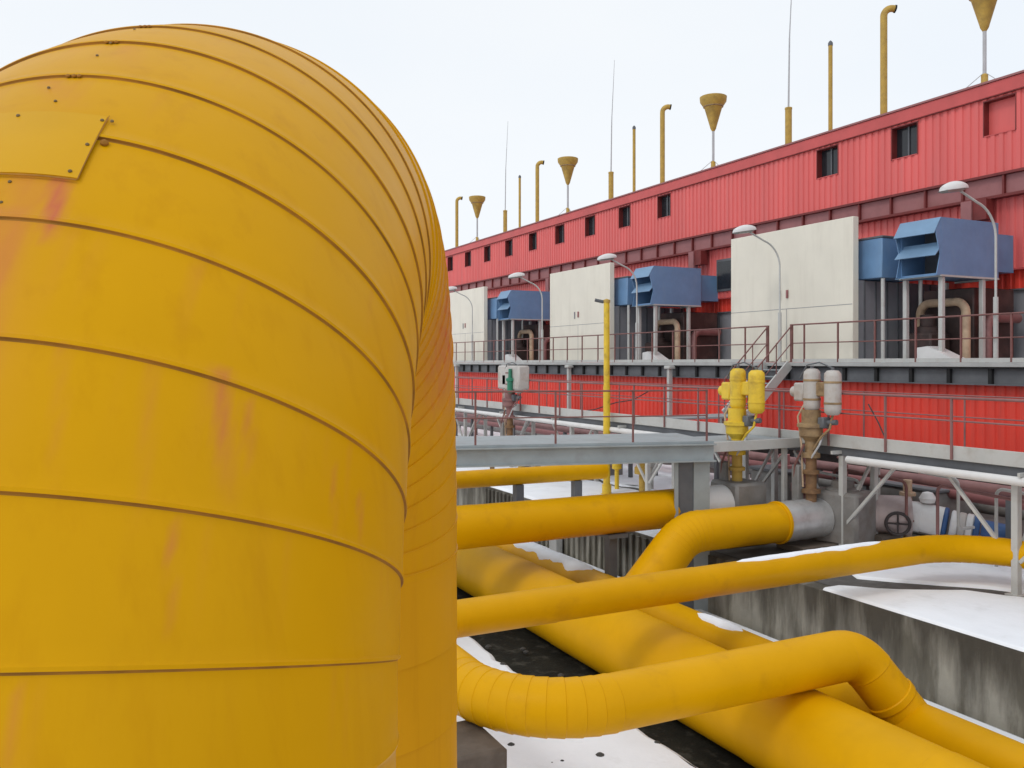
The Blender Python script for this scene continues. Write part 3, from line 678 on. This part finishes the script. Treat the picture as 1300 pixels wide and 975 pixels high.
# ------------------------------------------------------------------ gas-over-oil valve actuators
def actuator(v, u, label, tank, body, green=False):
    t = thing('valve_actuator', (v, u, ZS), label, 'valve', 'valve actuators standing on the underground valves')
    for (dv, du, z0, z1) in ((.02, .0, -.86, -.15), (.10, -.42, -.92, -.18)):
        mb = MB(); mb.lathe((v+dv, u+du, z0), [(.02, -.04), (.10, -.03), (.145, .02), (.15, .08), (.15, z1-z0-.08), (.145, z1-z0-.02), (.10, z1-z0+.03), (.02, z1-z0+.04)], tank, 20)
        for zz in (.16, z1-z0-.2): mb.lathe((v+dv, u+du, z0+zz), [(.15, 0), (.158, .004), (.158, .036), (.15, .04)], body, 20)
        mb.cyl((v+dv, u+du, z1+.03), (v+dv, u+du, z1+.09), .03, 'dgrey', 8); mb.build('tank', t)
    mb = MB(); mb.box((v-.02, u-.36, -.62), (v+.10, u-.08, -.36), body, .02); mb.build('bracket', t)
    mb = MB(); mb.box((v-.10, u+.10, -.72), (v+.12, u+.36, -.38), tank, .03); mb.cyl((v-.0, u+.3, -.55), (v, u+.44, -.55), .10, tank, 14); mb.build('control_box', t)
    mb = MB(); mb.lathe((v, u, -1.75), [(.16, 0), (.16, .08), (.11, .1), (.11, .30), (.15, .35), (.21, .40), (.21, .55), (.25, .56), (.25, .62), (.17, .64), (.17, .88)], body, 16)
    mb.cyl((v+.02, u-.05, -1.12), (v+.12, u-.5, -1.08), .05, 'dgrey', 10); mb.box((v-.04, u-.33, -1.2), (v+.18, u-.18, -1.0), 'dgrey', .02); mb.build('gearbox', t)
    mb = MB(); sm = 'olive' if body == 'lemon' else 'rusty'
    mb.cyl((v, u, -2.66), (v, u, -1.74), .10, sm, 14); mb.lathe((v, u, -2.4), [(.17, 0), (.17, .06), (.10, .08)], sm, 14); mb.lathe((v, u, -2.05), [(.15, 0), (.15, .06), (.10, .08)], sm, 14); mb.box((v-.2, u+.12, -2.6), (v-.05, u+.3, -1.9), 'valve_grey', .02); mb.build('stem', t)
    mb = MB(); mb.wire([(v-.05, u+.1, -.75), (v-.15, u+.18, -1.0), (v-.12, u+.12, -1.5), (v-.1, u+.1, -2.3)], .018, 'beige'); mb.wire([(v+.1, u-.2, -1.3), (v-.05, u-.25, -1.5), (v-.1, u-.1, -1.75)], .018, 'rod'); mb.wire([(v+.1, u-.42, -.95), (v+.05, u-.4, -1.2), (v, u-.25, -1.35), (v-.05, u-.1, -1.6)], .022, body); mb.wire([(v-.08, u+.2, -.3), (v-.1, u, -.05), (v, u-.2, .0), (v+.1, u-.4, -.1)], .014, 'dgrey'); mb.wire([(v-.17, u, -1.5), (v-.2, u+.2, -1.9), (v-.15, u+.3, -2.5)], .02, 'railred'); mb.build('tubing', t)
    if green:
        mb = MB(); mb.lathe((v-.16, u-.35, -.95), [(.06, 0), (.09, .05), (.09, .35), (.13, .38), (.13, .45), (.06, .48), (.05, .75)], 'green', 14); mb.build('green_valve', t)
        mb = MB(); mb.box((v-.1, u-.8, -.85), (v+.3, u+.7, -.1), tank, .05); mb.build('cabinet', t)
    return t
actuator(11.1, 12.9, 'bright yellow twin-tank valve actuator rising beside the foot of the stair', 'lemon', 'lemon')
actuator(11.98, 11.90, 'weathered beige twin-tank valve actuator on a rusty ochre stem above the silver casing', 'tank_grey', 'brass')
actuator(11.9, 24.4, 'pale grey valve actuator cabinet with a green valve, farthest away beside the big bend', 'tank_grey', 'pinkpipe', True)
# silver valve casing and grey body on the climbing pipe
vc = thing('valve_casing', (12, 11.96, ZS), 'silver casing and grey boxy valve body ending the climbing yellow pipe', 'valve')
mb = MB(); mb.tube(route([(11.27, 11.96, -2.9), (12.25, 11.96, -2.88)], 1, seam=.3), .36, 'silver', 28, .008); mb.build('insulated_pipe', vc)
mb = MB(); mb.obox((12.62, 11.75, -2.86), (.75, .95, .98), 'valve_grey', Matrix.Rotation(.25, 3, 'Z'), .06); mb.lathe((12.62, 11.75, -2.4), [(.30, 0), (.30, .05), (.2, .08), (.2, .2)], 'valve_grey', 16); mb.build('valve_body', vc)
mb = MB(); mb.box((11.5, 11.6, ZS), (12.9, 12.3, -3.32), 'concb', .02); mb.build('footing', vc)
vc = thing('valve_casing', (10.6, 12.9, ZS), 'white casing and dark boxy valve body under the yellow actuator', 'valve')
mb = MB(); mb.tube(route([(9.77, 12.9, -2.66), (10.75, 12.9, -2.66)], 1, seam=.3), .35, 'white', 28, .008); mb.build('insulated_pipe', vc)
mb = MB(); mb.box((10.75, 12.5, -3.1), (11.5, 13.3, -2.25), 'valve_grey', .05); mb.build('valve_body', vc)
mb = MB(); mb.box((10.6, 12.6, ZS), (11.6, 13.2, -3.1), 'concb', .02); mb.build('footing', vc)
# insulated equipment line beyond, with handwheel and blue clamp
eq = thing('insulated_pipe', (13.6, 11.2, ZS), 'dull silver-pink insulated pipe with a blue banded end beyond the walkway legs', 'pipe')
mb = MB(); mb.tube(route([(12.9, 12.0, -2.85), (13.75, 11.2, -2.85)], 1, seam=.4), .36, 'pink', 28, .008); mb.build('shell', eq)
mb = MB(); mb.tube([(Vector((13.75, 11.2, -2.85)), False), (Vector((13.85, 11.05, -2.86)), True), (Vector((14.05, 10.75, -2.92)), False)], .27, 'white', 24, .01); mb.lathe((13.9, 10.95, -2.60), [(.05, 0), (.12, .02), (.15, .10), (.09, .20), (.02, .22)], 'white', 16); mb.build('white_end', eq)
mb = MB(); dd = Vector((.30, -.45, -.08)).normalized()
for k, (nm, L, r) in enumerate((('bluebright', .06, .28), ('white', .10, .255), ('tank_grey', .10, .25), ('white', .10, .255), ('bluebright', .08, .28))):
    o_ = Vector((14.05, 10.75, -2.92))+dd*(.125*k); mb.lathe(o_, [(r-.02, 0), (r, .02), (r, L), (r-.02, L+.02)], nm, 24, dd)
mb.lathe(Vector((14.05, 10.75, -2.92))+dd*.62, [(.2, 0), (.2, .4), (.18, .42)], 'bluebright', 24, dd)
mb.build('blue_band', eq)
mb = MB(); c0 = Vector((13.3, 11.1, -2.95)); dn = Vector((-.75, -.66, 0)).normalized()
tors = []
for k in range(24):
    a = 2*PI*k/24; tors.append(c0+(dn.cross(Vector((0, 0, 1)))*math.cos(a)+Vector((0, 0, 1))*math.sin(a))*.20)
mb.wire(tors+[tors[0]], .03, 'wire'); mb.cyl(c0, c0-dn*.5, .035, 'dgrey'); 
for k in range(0, 24, 6): mb.cyl(c0, tors[k], .018, 'wire', 6)
mb.build('handwheel', eq)
mb = MB(); mb.box((13.0, 11.2, ZS), (13.5, 11.9, -3.18), 'concb'); mb.build('footing', eq)
mb = MB(); mb.box((13.9, 10.3, ZS), (14.3, 10.8, -3.2), 'concb'); mb.build('footing', eq)

# pipework in the shade under the deck
rk = 0
for (v, z, r, mname, lab) in ((14.4, -2.25, .10, 'pinkpipe', 'faded pinkish pipe run, uppermost and nearest under the walkway'), (15.3, -2.55, .14, 'mauve', 'dull mauve pipe run in the shade under the deck'),
                     (16.3, -2.9, .16, 'valve_grey', 'lowest dull grey pipe run in the shade under the deck'), (17.1, -2.2, .09, 'beige', 'thin beige pipe run nearest the red lower wall')):
    t = thing('pipe_run', (v, 14, z), lab, 'pipe', 'service pipes under the deck')
    mb = MB(); mb.tube(route([(v, -4, z), (v, 45, z)], 1, seam=3), r, mname, 14, .004); mb.build('shell', t)
    for k in range(12):
        mb = MB(); u = -2+k*3.9; mb.box((v-.05, u-.05, ZS), (v+.05, u+.05, z-r), 'dgrey'); mb.build('support', t)
def riser(v, u, ztop, r, mname, lab, wheel=False):
    t = thing('riser_pipe', (v, u, ZS), lab, 'pipe', 'small riser pipes behind the footbridge')
    mb = MB(); mb.cyl((v, u, ZS), (v, u, ztop), r, mname, 12); mb.lathe((v, u, ztop-.3), [(r, 0), (r*1.8, .01), (r*1.8, .07), (r, .08)], mname, 12)
    mb.lathe((v, u, (ztop+ZS)/2), [(r, 0), (r*2.2, .03), (r*2.2, .2), (r, .23)], mname, 12); mb.build('shell', t)
    if wheel:
        mb = MB(); mb.lathe((v, u, ztop), [(.02, 0), (.02, .12), (.14, .13), (.15, .15), (.14, .17), (.02, .18)], 'railred', 16); mb.build('handwheel', t)
for a in ((12.75, 19.6, -2.3, .06, 'lemon', 'thin bright yellow riser right of the tall yellow mast', True), (13.1, 18.9, -2.45, .10, 'olive', 'stout ochre riser right of the tall yellow mast', False),
          (13.6, 19.2, -2.2, .05, 'lgrey', 'thin grey riser between the ochre riser and the bridge column', False), (13.4, 13.6, -2.0, .09, 'pinkpipe', 'pink riser behind the yellow actuator', True),
          (13.9, 12.9, -2.1, .07, 'railred', 'brown riser behind the beige actuator', True), (13.8, 11.3, -2.2, .08, 'beige', 'beige riser behind the walkway leg at the silver casing', False),
          (11.4, 22.6, -2.3, .10, 'olive', 'ochre riser at the far end of the yard beside the big bend', True), (10.6, 22.9, -2.6, .07, 'brass', 'rusty riser at the far end of the yard', True),
          (14.6, 8.4, -2.3, .07, 'pinkpipe', 'pink riser under the walkway near the right edge', True), (15.2, 9.4, -2.3, .06, 'railred', 'brown riser under the walkway behind the blue band', True)):
    riser(*a)
for (v, u, sx, sy, sz, lab) in ((13.9, 14.6, .9, 1.2, 1.05, 'dark grey equipment block behind the yellow actuator'), (15.4, 12.2, 1.0, 1.4, .9, 'dark equipment block behind the silver casing'), (14.0, 22.8, 1.1, 1.6, .9, 'dark equipment block in the far shade behind the bridge')):
    t = thing('equipment_block', (v, u, ZS), lab, 'equipment'); mb = MB(); mb.box((v-sx/2, u-sy/2, ZS), (v+sx/2, u+sy/2, ZS+sz), 'valve_grey', .04); mb.build('housing', t)
    mb = MB(); mb.box((v-sx/2-.05, u-sy/2-.05, ZS+sz+.002), (v+sx/2+.05, u+sy/2+.05, ZS+sz+.06), 'dgrey', .01); mb.lathe((v, u, ZS+sz+.06), [(.2, 0), (.2, .06), (.12, .08), (.12, .3)], 'mauve', 14); mb.build('lid', t)

rc = random.Random(11)
for k, (v, u, mname, lb) in enumerate(((12.9, 13.3, 'lgrey', 'thin pale grey conduit bending behind the yellow actuator'), (13.3, 12.6, 'railred', 'thin brown conduit bending between the two nearest actuators'), (13.5, 11.7, 'lgrey', 'thin pale grey conduit bending right of the beige actuator'),
        (13.2, 10.2, 'pinkpipe', 'thin pink conduit under the walkway above the handwheel'), (13.6, 9.4, 'lgrey', 'thin pale grey conduit under the walkway above the blue banded end'), (12.8, 22.0, 'railred', 'thin brown conduit behind the far end of the footbridge'), (12.9, 23.6, 'lgrey', 'thin pale grey conduit below the far grey actuator'))):
    mb = MB(); z1 = rc.uniform(-2.3, -1.9)
    mb.tube(route([(v, u, ZS), (v, u, z1), (v+.1, u-1.6, z1-.1), (v+.1, u-1.6, -2.9), (v+.5, u-1.6, -2.9)], .12, 4, 4), .028, mname, 8)
    mb.tube(route([(v-.15, u+.2, ZS), (v-.15, u+.2, z1+.15), (v+.3, u+.9, z1+.15), (v+.3, u+.9, ZS)], .12, 4, 4), .02, mname, 8) if k % 2 < 0 else None
    tag(mb.build('conduit'), lb, 'conduit', 'thin conduits among the valves')

# ------------------------------------------------------------------ repeated machinery along the deck (every 12.5 m)
VP = 19.14
ordn = ['nearest', 'second', 'third', 'fourth', 'fifth']
def cabin():
    t = thing('filter_cabin', (21, 20, 0), '', 'cabin', 'cream panelled cabins on the deck')
    u0, u1 = 17.46, 22.55
    mb = MB(); mb.box((VP, u0, .02), (VP+.22, u1, 4.07), 'cream', .012); p = mb.build('front_panel', t)
    mb = MB(); zz = 1.62
    mb.box((VP-.006, u0+.02, zz), (VP-.001, u1-.02, zz+.015), 'cabin'); mb.box((VP-.006, 20.0, .1), (VP-.001, 20.012, zz), 'cabin'); mb.build('panel_joint', p)
    mb = MB(); mb.box((VP-.05, 19.93, 1.95), (VP-.001, 20.0, 2.2), 'mauve', .01); mb.box((VP-.04, 20.25, 1.9), (VP-.001, 20.29, 2.2), 'cabin'); mb.build('latch', p)
    mb = MB(); mb.box((VP+.225, u0+.06, .01), (W0+.05, u1-.06, 2.3), 'cabin', .01)
    k = VP+.5
    while k < W0: mb.box((k-.02, u0+.03, .02), (k+.02, u0+.061, 2.28), 'dgrey'); k += .45
    mb.build('housing', t)
    return t
def small_duct():
    t = thing('duct_box', (20.4, 17.1, 0), '', 'duct', 'small blue duct boxes')
    mb = MB(); mb.box((19.6, 16.87, 2.33), (21.3, 18.1, 3.43), 'blue', .02); mb.build('casing', t)
    mb = MB(); mb.box((19.585, 16.85, 3.432), (21.31, 18.12, 3.49), 'dgrey', .01); mb.box((21.305, 17.0, 2.5), (22.95, 17.9, 3.3), 'dgrey'); mb.build('flange', t)
    for v, u in ((19.7, 16.93), (21.2, 16.93)):
        mb = MB(); mb.cyl((v, u, 0), (v, u, 2.325), .055, 'lgrey', 10); mb.build('leg', t)
    return t
def intake():
    t = thing('air_intake', (20.6, 15.65, 0), '', 'air intake', 'blue air intake boxes with louvred hoods')
    u0, u1, v0, v1, z0, z1 = 15.04, 16.28, 19.6, 21.85, 2.25, 3.72
    mb = MB()
    # casing as an open-fronted shell
    w = .05
    mb.box((v0, u0, z0), (v1, u0+w, z1), 'blue'); mb.box((v0, u1-w, z0), (v1, u1, z1), 'blue')
    mb.box((v0, u0+w, z1-w), (v1, u1-w, z1), 'blue'); mb.box((v0, u0+w, z0), (v1, u1-w, z0+w), 'blue')
    mb.box((v0+.9, u0+w, z0+w), (v0+.95, u1-w, z1-w), 'dgrey')
    # tapered connection to the hall
    a = [(v1, u0, z0), (v1, u1, z0), (v1, u1, z1), (v1, u0, z1)]; b = [(v1+.3, u0+.35, z0+.22), (v1+.3, u1-.1, z0+.22), (v1+.3, u1-.1, z1-.22), (v1+.3, u0+.35, z1-.22)]
    mb.add(a+b, [[0, 1, 5, 4], [1, 2, 6, 5], [2, 3, 7, 6], [3, 0, 4, 7]], 'blue'); mb.box((v1+.3, u0+.35, z0+.22), (W0+.1, u1-.1, z1-.22), 'blue')
    mb.build('casing', t)
    mb = MB(); mb.box((v0-.03, u0-.02, z0-.05), (v0+.05, u1+.02, z0-.002), 'lgrey'); mb.box((v1-.06, u0-.02, z0-.05), (v1, u1+.02, z0-.002), 'lgrey'); 
    mb.box((v0+.051, u0-.02, z0-.05), (v1-.061, u0+.06, z0-.002), 'lgrey'); mb.build('base_frame', t)
    mb = MB(); hv = .27
    def plate(vv0, zz0, vv1, zz1, mname='pale_blue', th=.02):
        dx, dz = vv1-vv0, zz1-zz0; L = math.hypot(dx, dz); nx, nz2 = -dz/L*th, dx/L*th
        vs = []
        for uu in (u0+.002, u1-.002):
            vs += [(vv0, uu, zz0), (vv1, uu, zz1), (vv1+nx, uu, zz1+nz2), (vv0+nx, uu, zz0+nz2)]
        mb.add(vs, [[0, 1, 2, 3], [4, 5, 6, 7], [0, 1, 5, 4], [1, 2, 6, 5], [2, 3, 7, 6], [3, 0, 4, 7]], mname)
    plate(v0-.002, z1, v0-hv, z1-.42); plate(v0+.1, z1-.62, v0-hv*.85, z1-.98, 'pale_blue'); plate(v0-.002, z0+.0, v0-.20, z0-.02, 'pale_blue')
    mb.build('hood', t)
    for uu in (u0+.012, u1-.012):
        mb = MB(); pr = [(v0, z0), (v0, z1), (v0-.16, z1-.11), (v0-.02, z1-.62), (v0-.34, z0+.0)]
        pr = [(v0, z0), (v0, z1), (v0-hv*.8, z1-.34), (v0-.04, z1-.95), (v0-.17, z0)]
        vs = [(p, uu-.01, q) for p, q in pr]+[(p, uu+.01, q) for p, q in pr]; n_ = len(pr)
        mb.add(vs, [list(range(n_)), list(range(n_, 2*n_))[::-1]]+[[k, (k+1) % n_, n_+(k+1) % n_, n_+k] for k in range(n_)], 'blue'); mb.build('cheek', t)
    for v, u in ((19.72, 15.12), (19.72, 16.2), (21.3, 15.12), (21.3, 16.2)):
        mb = MB(); mb.box((v-.06, u-.06, 0), (v+.06, u+.06, 2.195), 'lgrey', .01); mb.build('leg', t)
    return t
def blower():
    t = thing('blower_set', (21, 15.8, 0), '', 'equipment', 'blower sets under the blue intakes')
    mb = MB(); mb.box((21.2, 15.3, .004), (22.9, 16.85, 2.0), 'darkbrown', .03); mb.box((20.3, 15.9, .004), (21.1, 16.7, .8), 'darkbrown', .05); mb.lathe((20.7, 16.3, .8), [(.3, 0), (.3, .15), (.2, .2), (.2, .5)], 'darkbrown', 16); mb.build('casing', t)  # added dark casing; its brown holds the cavity shade under the intake
    mb = MB(); mb.tube(route([(20.9, 15.3, .1), (20.9, 15.3, 1.62), (20.9, 16.7, 1.62), (20.9, 16.7, .1)], .3, 7, 1.0), .11, 'beige', 16, .005); mb.tube(route([(21.6, 15.2, .1), (21.6, 15.2, 1.2), (22.9, 15.2, 1.2)], .3, 7, 1.0), .13, 'pinkpipe', 16, .005); mb.build('pipework', t)
    mb = MB(); vs = []
    pr = [(0, .02), (0, .38), (.35, .42), (1.25, .02)]
    for vv in (19.55, 20.05): vs += [(vv, 15.55-p*1.0+.2, q) for p, q in pr]
    mb.add(vs, [[0, 1, 2, 3], [7, 6, 5, 4], [0, 1, 5, 4], [1, 2, 6, 5], [2, 3, 7, 6], [3, 0, 4, 7]], 'white'); mb.build('inlet_cowl', t)
    return t
protos = [(cabin(), '%s cream panelled cabin on the raised deck', 3), (small_duct(), '%s small blue duct box beside a cream cabin', 3), (intake(), '%s blue air intake with louvred hood beside a cream cabin', 3), (blower(), '%s mauve blower with beige pipework under a blue intake', 3)]
place = ['nearest, largest', 'middle', 'farthest, half hidden behind the big bend:']
lab = {
 0: ['nearest, largest cream panelled cabin, behind the steel stair', 'middle cream panelled cabin, behind the tall yellow mast', 'farthest cream panelled cabin, cut off by the big yellow bend'],
 1: ['small blue duct box on the right flank of the nearest cream cabin', 'small blue duct box on the right flank of the middle cream cabin', 'small blue duct box on the right flank of the farthest cream cabin'],
 2: ['nearest blue air intake with louvred hood, at the right edge', 'middle blue air intake, between the middle and nearest cream cabins', 'farthest blue air intake, between the farthest and middle cream cabins'],
 3: ['white cowled dark blower with beige pipework under the nearest blue intake', 'white cowled dark blower with beige pipework under the middle blue intake', 'white cowled dark blower with beige pipework under the farthest blue intake']}
for i, (o, _, n_) in enumerate(protos):
    o['label'] = lab[i][0]
    for k in range(1, n_): dup(o, (0, 12.48*k, 0), lab[i][k])

# deck lamps
def lamp(u):
    t = thing('deck_lamp', (18.66, u, 0), '', 'lamp', 'curved lamps on the deck edge')
    v = 18.72
    mb = MB(); mb.tube([(Vector((v, u, 0)), False), (Vector((v, u, 1.5)), False)], .055, 'lgrey', 12); pts = [(v, u, 1.5), (v, u, 2.9)]
    for k in range(1, 9):
        a = k/8*PI*.42; pts.append((v-.75*(1-math.cos(a)), u+.05*k/8, 2.9+.75*math.sin(a)))
    pts.append((v-1.05, u+.12, 3.86)); mb.wire(pts, .028, 'lgrey', 10); mb.box((v-.1, u-.1, .001), (v+.1, u+.1, .02), 'lgrey'); mb.build('pole', t)
    mb = MB(); c = Vector((v-1.25, u+.15, 3.88)); vs = []; fs = []; n1, n2 = 10, 14
    for i in range(n1+1):
        tt = i/n1; x = .38-.74*tt; w = .17*math.sin(PI*min(1, .12+.80*tt))**.7+.02; h = .17*math.sin(PI*min(1, .15+.72*tt))**.8+.02
        for j in range(n2):
            a = PI*j/(n2-1); vs.append((c.x+x, c.y-w*math.cos(a), c.z+h*math.sin(a)-.12*(tt-.5)))
    for i in range(n1):
        for j in range(n2-1): fs.append([i*n2+j, i*n2+j+1, (i+1)*n2+j+1, (i+1)*n2+j])
    fs.append(list(range(n2))); fs.append([n1*n2+j for j in range(n2)][::-1]); mb.add(vs, fs, 'white', True); mb.build('head', t)
    mb = MB(); mb.add([(c.x+.30, c.y-.12, c.z+.03), (c.x+.30, c.y+.12, c.z+.03), (c.x-.36, c.y+.14, c.z-.06), (c.x-.36, c.y-.14, c.z-.06), (c.x+.2, c.y-.07, c.z-.03), (c.x+.2, c.y+.07, c.z-.03), (c.x-.28, c.y+.08, c.z-.10), (c.x-.28, c.y-.08, c.z-.10)],
        [[0, 1, 5, 4], [1, 2, 6, 5], [2, 3, 7, 6], [3, 0, 4, 7], [4, 5, 6, 7], [3, 2, 1, 0]], 'lamp_glass'); mb.build('lens', t)
    return t
l0 = lamp(12.95); l0['label'] = 'white-headed curved deck lamp in front of the nearest blue intake'
for u, lb in ((19.85, 'white-headed curved deck lamp in front of the nearest cream cabin'), (27.4, 'curved deck lamp before the middle blue intake, white head above the yellow mast'),
              (35.0, 'curved deck lamp at the left edge of the middle cream cabin'), (43.0, 'curved deck lamp at the farthest cream cabin, touching the big bend')):
    dup(l0, (0, u-12.95, 0), lb)

# roof vents, stacks and rods
VR, ZR = 24.3, 7.9
def cone():
    u = 17.17; t = thing('roof_vent', (VR, u, ZR), '', 'roof vent', 'funnel vents on the roof')
    mb = MB(); mb.lathe((VR, u, 9.95), [(.04, 0), (.12, .14), (.14, .22), (.37, 1.02), (.40, 1.06), (.56, 1.30), (.58, 1.50), (.54, 1.52), (.50, 1.48), (.02, 1.40)], 'olive', 24); mb.build('funnel', t)
    mb = MB(); mb.lathe((VR, u, 11.0), [(.39, 0), (.43, .02), (.43, .10), (.39, .12)], 'brass', 24); mb.build('band', t)
    mb = MB(); mb.cyl((VR, u, ZR), (VR, u, 9.98), .055, 'rod', 10); mb.lathe((VR, u, ZR), [(.14, 0), (.14, .5), (.10, .55), (.10, .75), (.05, .8)], 'olive', 12); mb.build('stem', t)
    for a in (.5, 2.6, 4.7):
        mb = MB(); mb.cyl((VR, u, 8.75), (VR+math.cos(a)*1.0, u+math.sin(a)*1.0, ZR-.02), .012, 'rod', 6); mb.build('stay', t)
    return t
def goose():
    u = 20.85; t = thing('gooseneck_stack', (VR, u, ZR), '', 'vent pipe', 'hooked vent pipes on the roof')
    dd = Vector((.86, -.5, 0)); b = Vector((VR, u, 0))
    pts = [b+Vector((0, 0, ZR)), b+Vector((0, 0, 11.75))]
    for k in range(1, 8):
        a = k/7*PI*.55; pts.append(b+dd*(.26*(1-math.cos(a)))+Vector((0, 0, 11.75+.26*math.sin(a))))
    pts.append(pts[-1]+dd*.10+Vector((0, 0, -.02)))
    mb = MB(); mb.wire(pts, .115, 'olive', 16); mb.build('pipe', t)
    mb = MB(); mb.lathe(pts[-1], [(.13, -.05), (.135, .0), (.10, .012), (.02, .008)], 'black', 16, (pts[-1]-pts[-2])); mb.build('mouth', t)
    mb = MB(); mb.lathe(b+Vector((0, 0, ZR)), [(.22, 0), (.22, .06), (.17, .1), (.13, .22)], 'olive', 14); mb.build('collar', t)
    return t
def pole():
    u = 23.2; t = thing('thin_stack', (VR, u, ZR), '', 'vent pipe', 'thin straight stacks on the roof')
    mb = MB(); mb.cyl((VR, u, ZR), (VR, u, 11.62), .075, 'olive', 12); mb.build('pipe', t)
    mb = MB(); mb.lathe((VR, u, 11.62), [(.085, -.1), (.085, .0), (.05, .06), (.0, .1)], 'dgrey', 12); mb.build('tip', t); return t
def rod():
    u = 25.3; t = thing('lightning_rod', (VR, u, ZR), '', 'lightning rod', 'lightning rods on the roof')
    mb = MB(); mb.cyl((VR, u, ZR), (VR, u, 9.8), .13, 'olive', 14); mb.lathe((VR, u, 9.8), [(.14, -.05), (.14, .02), (.04, .05)], 'olive', 14); mb.build('base_tube', t)
    mb = MB(); mb.cyl((VR, u, 9.8), (VR+.03, u-.02, 12.5), .035, 'rod', 8, .028); mb.cyl((VR+.03, u-.02, 12.5), (VR+.16, u-.08, 15.6), .024, 'rod', 8, .010); mb.build('rod', t); return t
where = ['nearest %s, towards the right edge', 'second %s from the right along the roof edge', 'third %s from the right along the roof edge', 'small far %s just right of the big yellow bend']
for fn, nm, n_ in ((cone, 'yellow-brown funnel vent on a thin stem', 4), (goose, 'ochre vent pipe with a hooked top', 4), (pole, 'thin straight ochre stack', 3), (rod, 'tall thin lightning rod on an ochre tube', 3)):
    o = fn(); o['label'] = where[0] % nm
    for k in range(1, n_):
        lb = where[k] if not (k == n_-1 and n_ == 3) else 'farthest %s of the roof row'
        dup(o, (0, 12.6*k, 0), lb % nm)

# tall yellow mast behind the footbridge
ms = thing('lightning_mast', (12.05, 19.0, ZS), 'tall slim yellow mast rising behind the grey footbridge in front of the middle cabin', 'mast')
mb = MB(); mb.cyl((12.05, 19.0, ZS), (12.05, 19.0, -.6), .09, 'lemon', 14); mb.cyl((12.05, 19.0, -.6), (12.05, 19.0, 1.58), .078, 'lemon', 14); mb.build('pole', ms)
mb = MB(); mb.lathe((12.05, 19.0, ZS), [(.2, 0), (.2, .05), (.12, .07), (.12, .3)], 'lemon', 14); mb.build('base', ms)
mb = MB(); mb.lathe((12.05, 19.0, 1.58), [(.09, -.04), (.09, .03), (.02, .06)], 'olive', 14); mb.cyl((11.98, 19.04, 1.56), (11.78, 19.14, 1.61), .045, 'dgrey', 10); mb.build('tip', ms)
# sagging cables in front of the red wall
mb = MB(); mb.wire([(17.0, 24.2, -.98), (17.0, 25.1, -1.30), (17.0, 26.2, -1.44), (17.0, 27.6, -1.75), (17.0, 29.5, -2.0)], .02, 'wire'); tag(mb.build('cable'), 'dark cable slanting across the red lower wall left of the yellow actuator', 'cable')
mb = MB(); mb.wire([(VW+.3, 11.1, -.75), (VW+.2, 10.8, -1.05), (VW+.1, 10.4, -1.6)], .012, 'wire'); tag(mb.build('cable'), 'thin dark cable hanging right of the beige actuator', 'cable')
# lumps of gravel showing through the snow at the bottom
mb = MB(); rnd = random.Random(4)
for k in range(26):
    v, u = rnd.uniform(4.3, 6.2), rnd.uniform(7.9, 12.8); s = rnd.uniform(.015, .05)
    mb.lathe((v, u, ZG+.05), [(s, 0), (s*1.1, s*.5), (s*.5, s*.9), (.0, s)], 'specks', 7)
tag(mb.build('gravel'), 'dark gravel lumps poking through the snow beside the widest pipe', 'gravel', None, 'stuff')
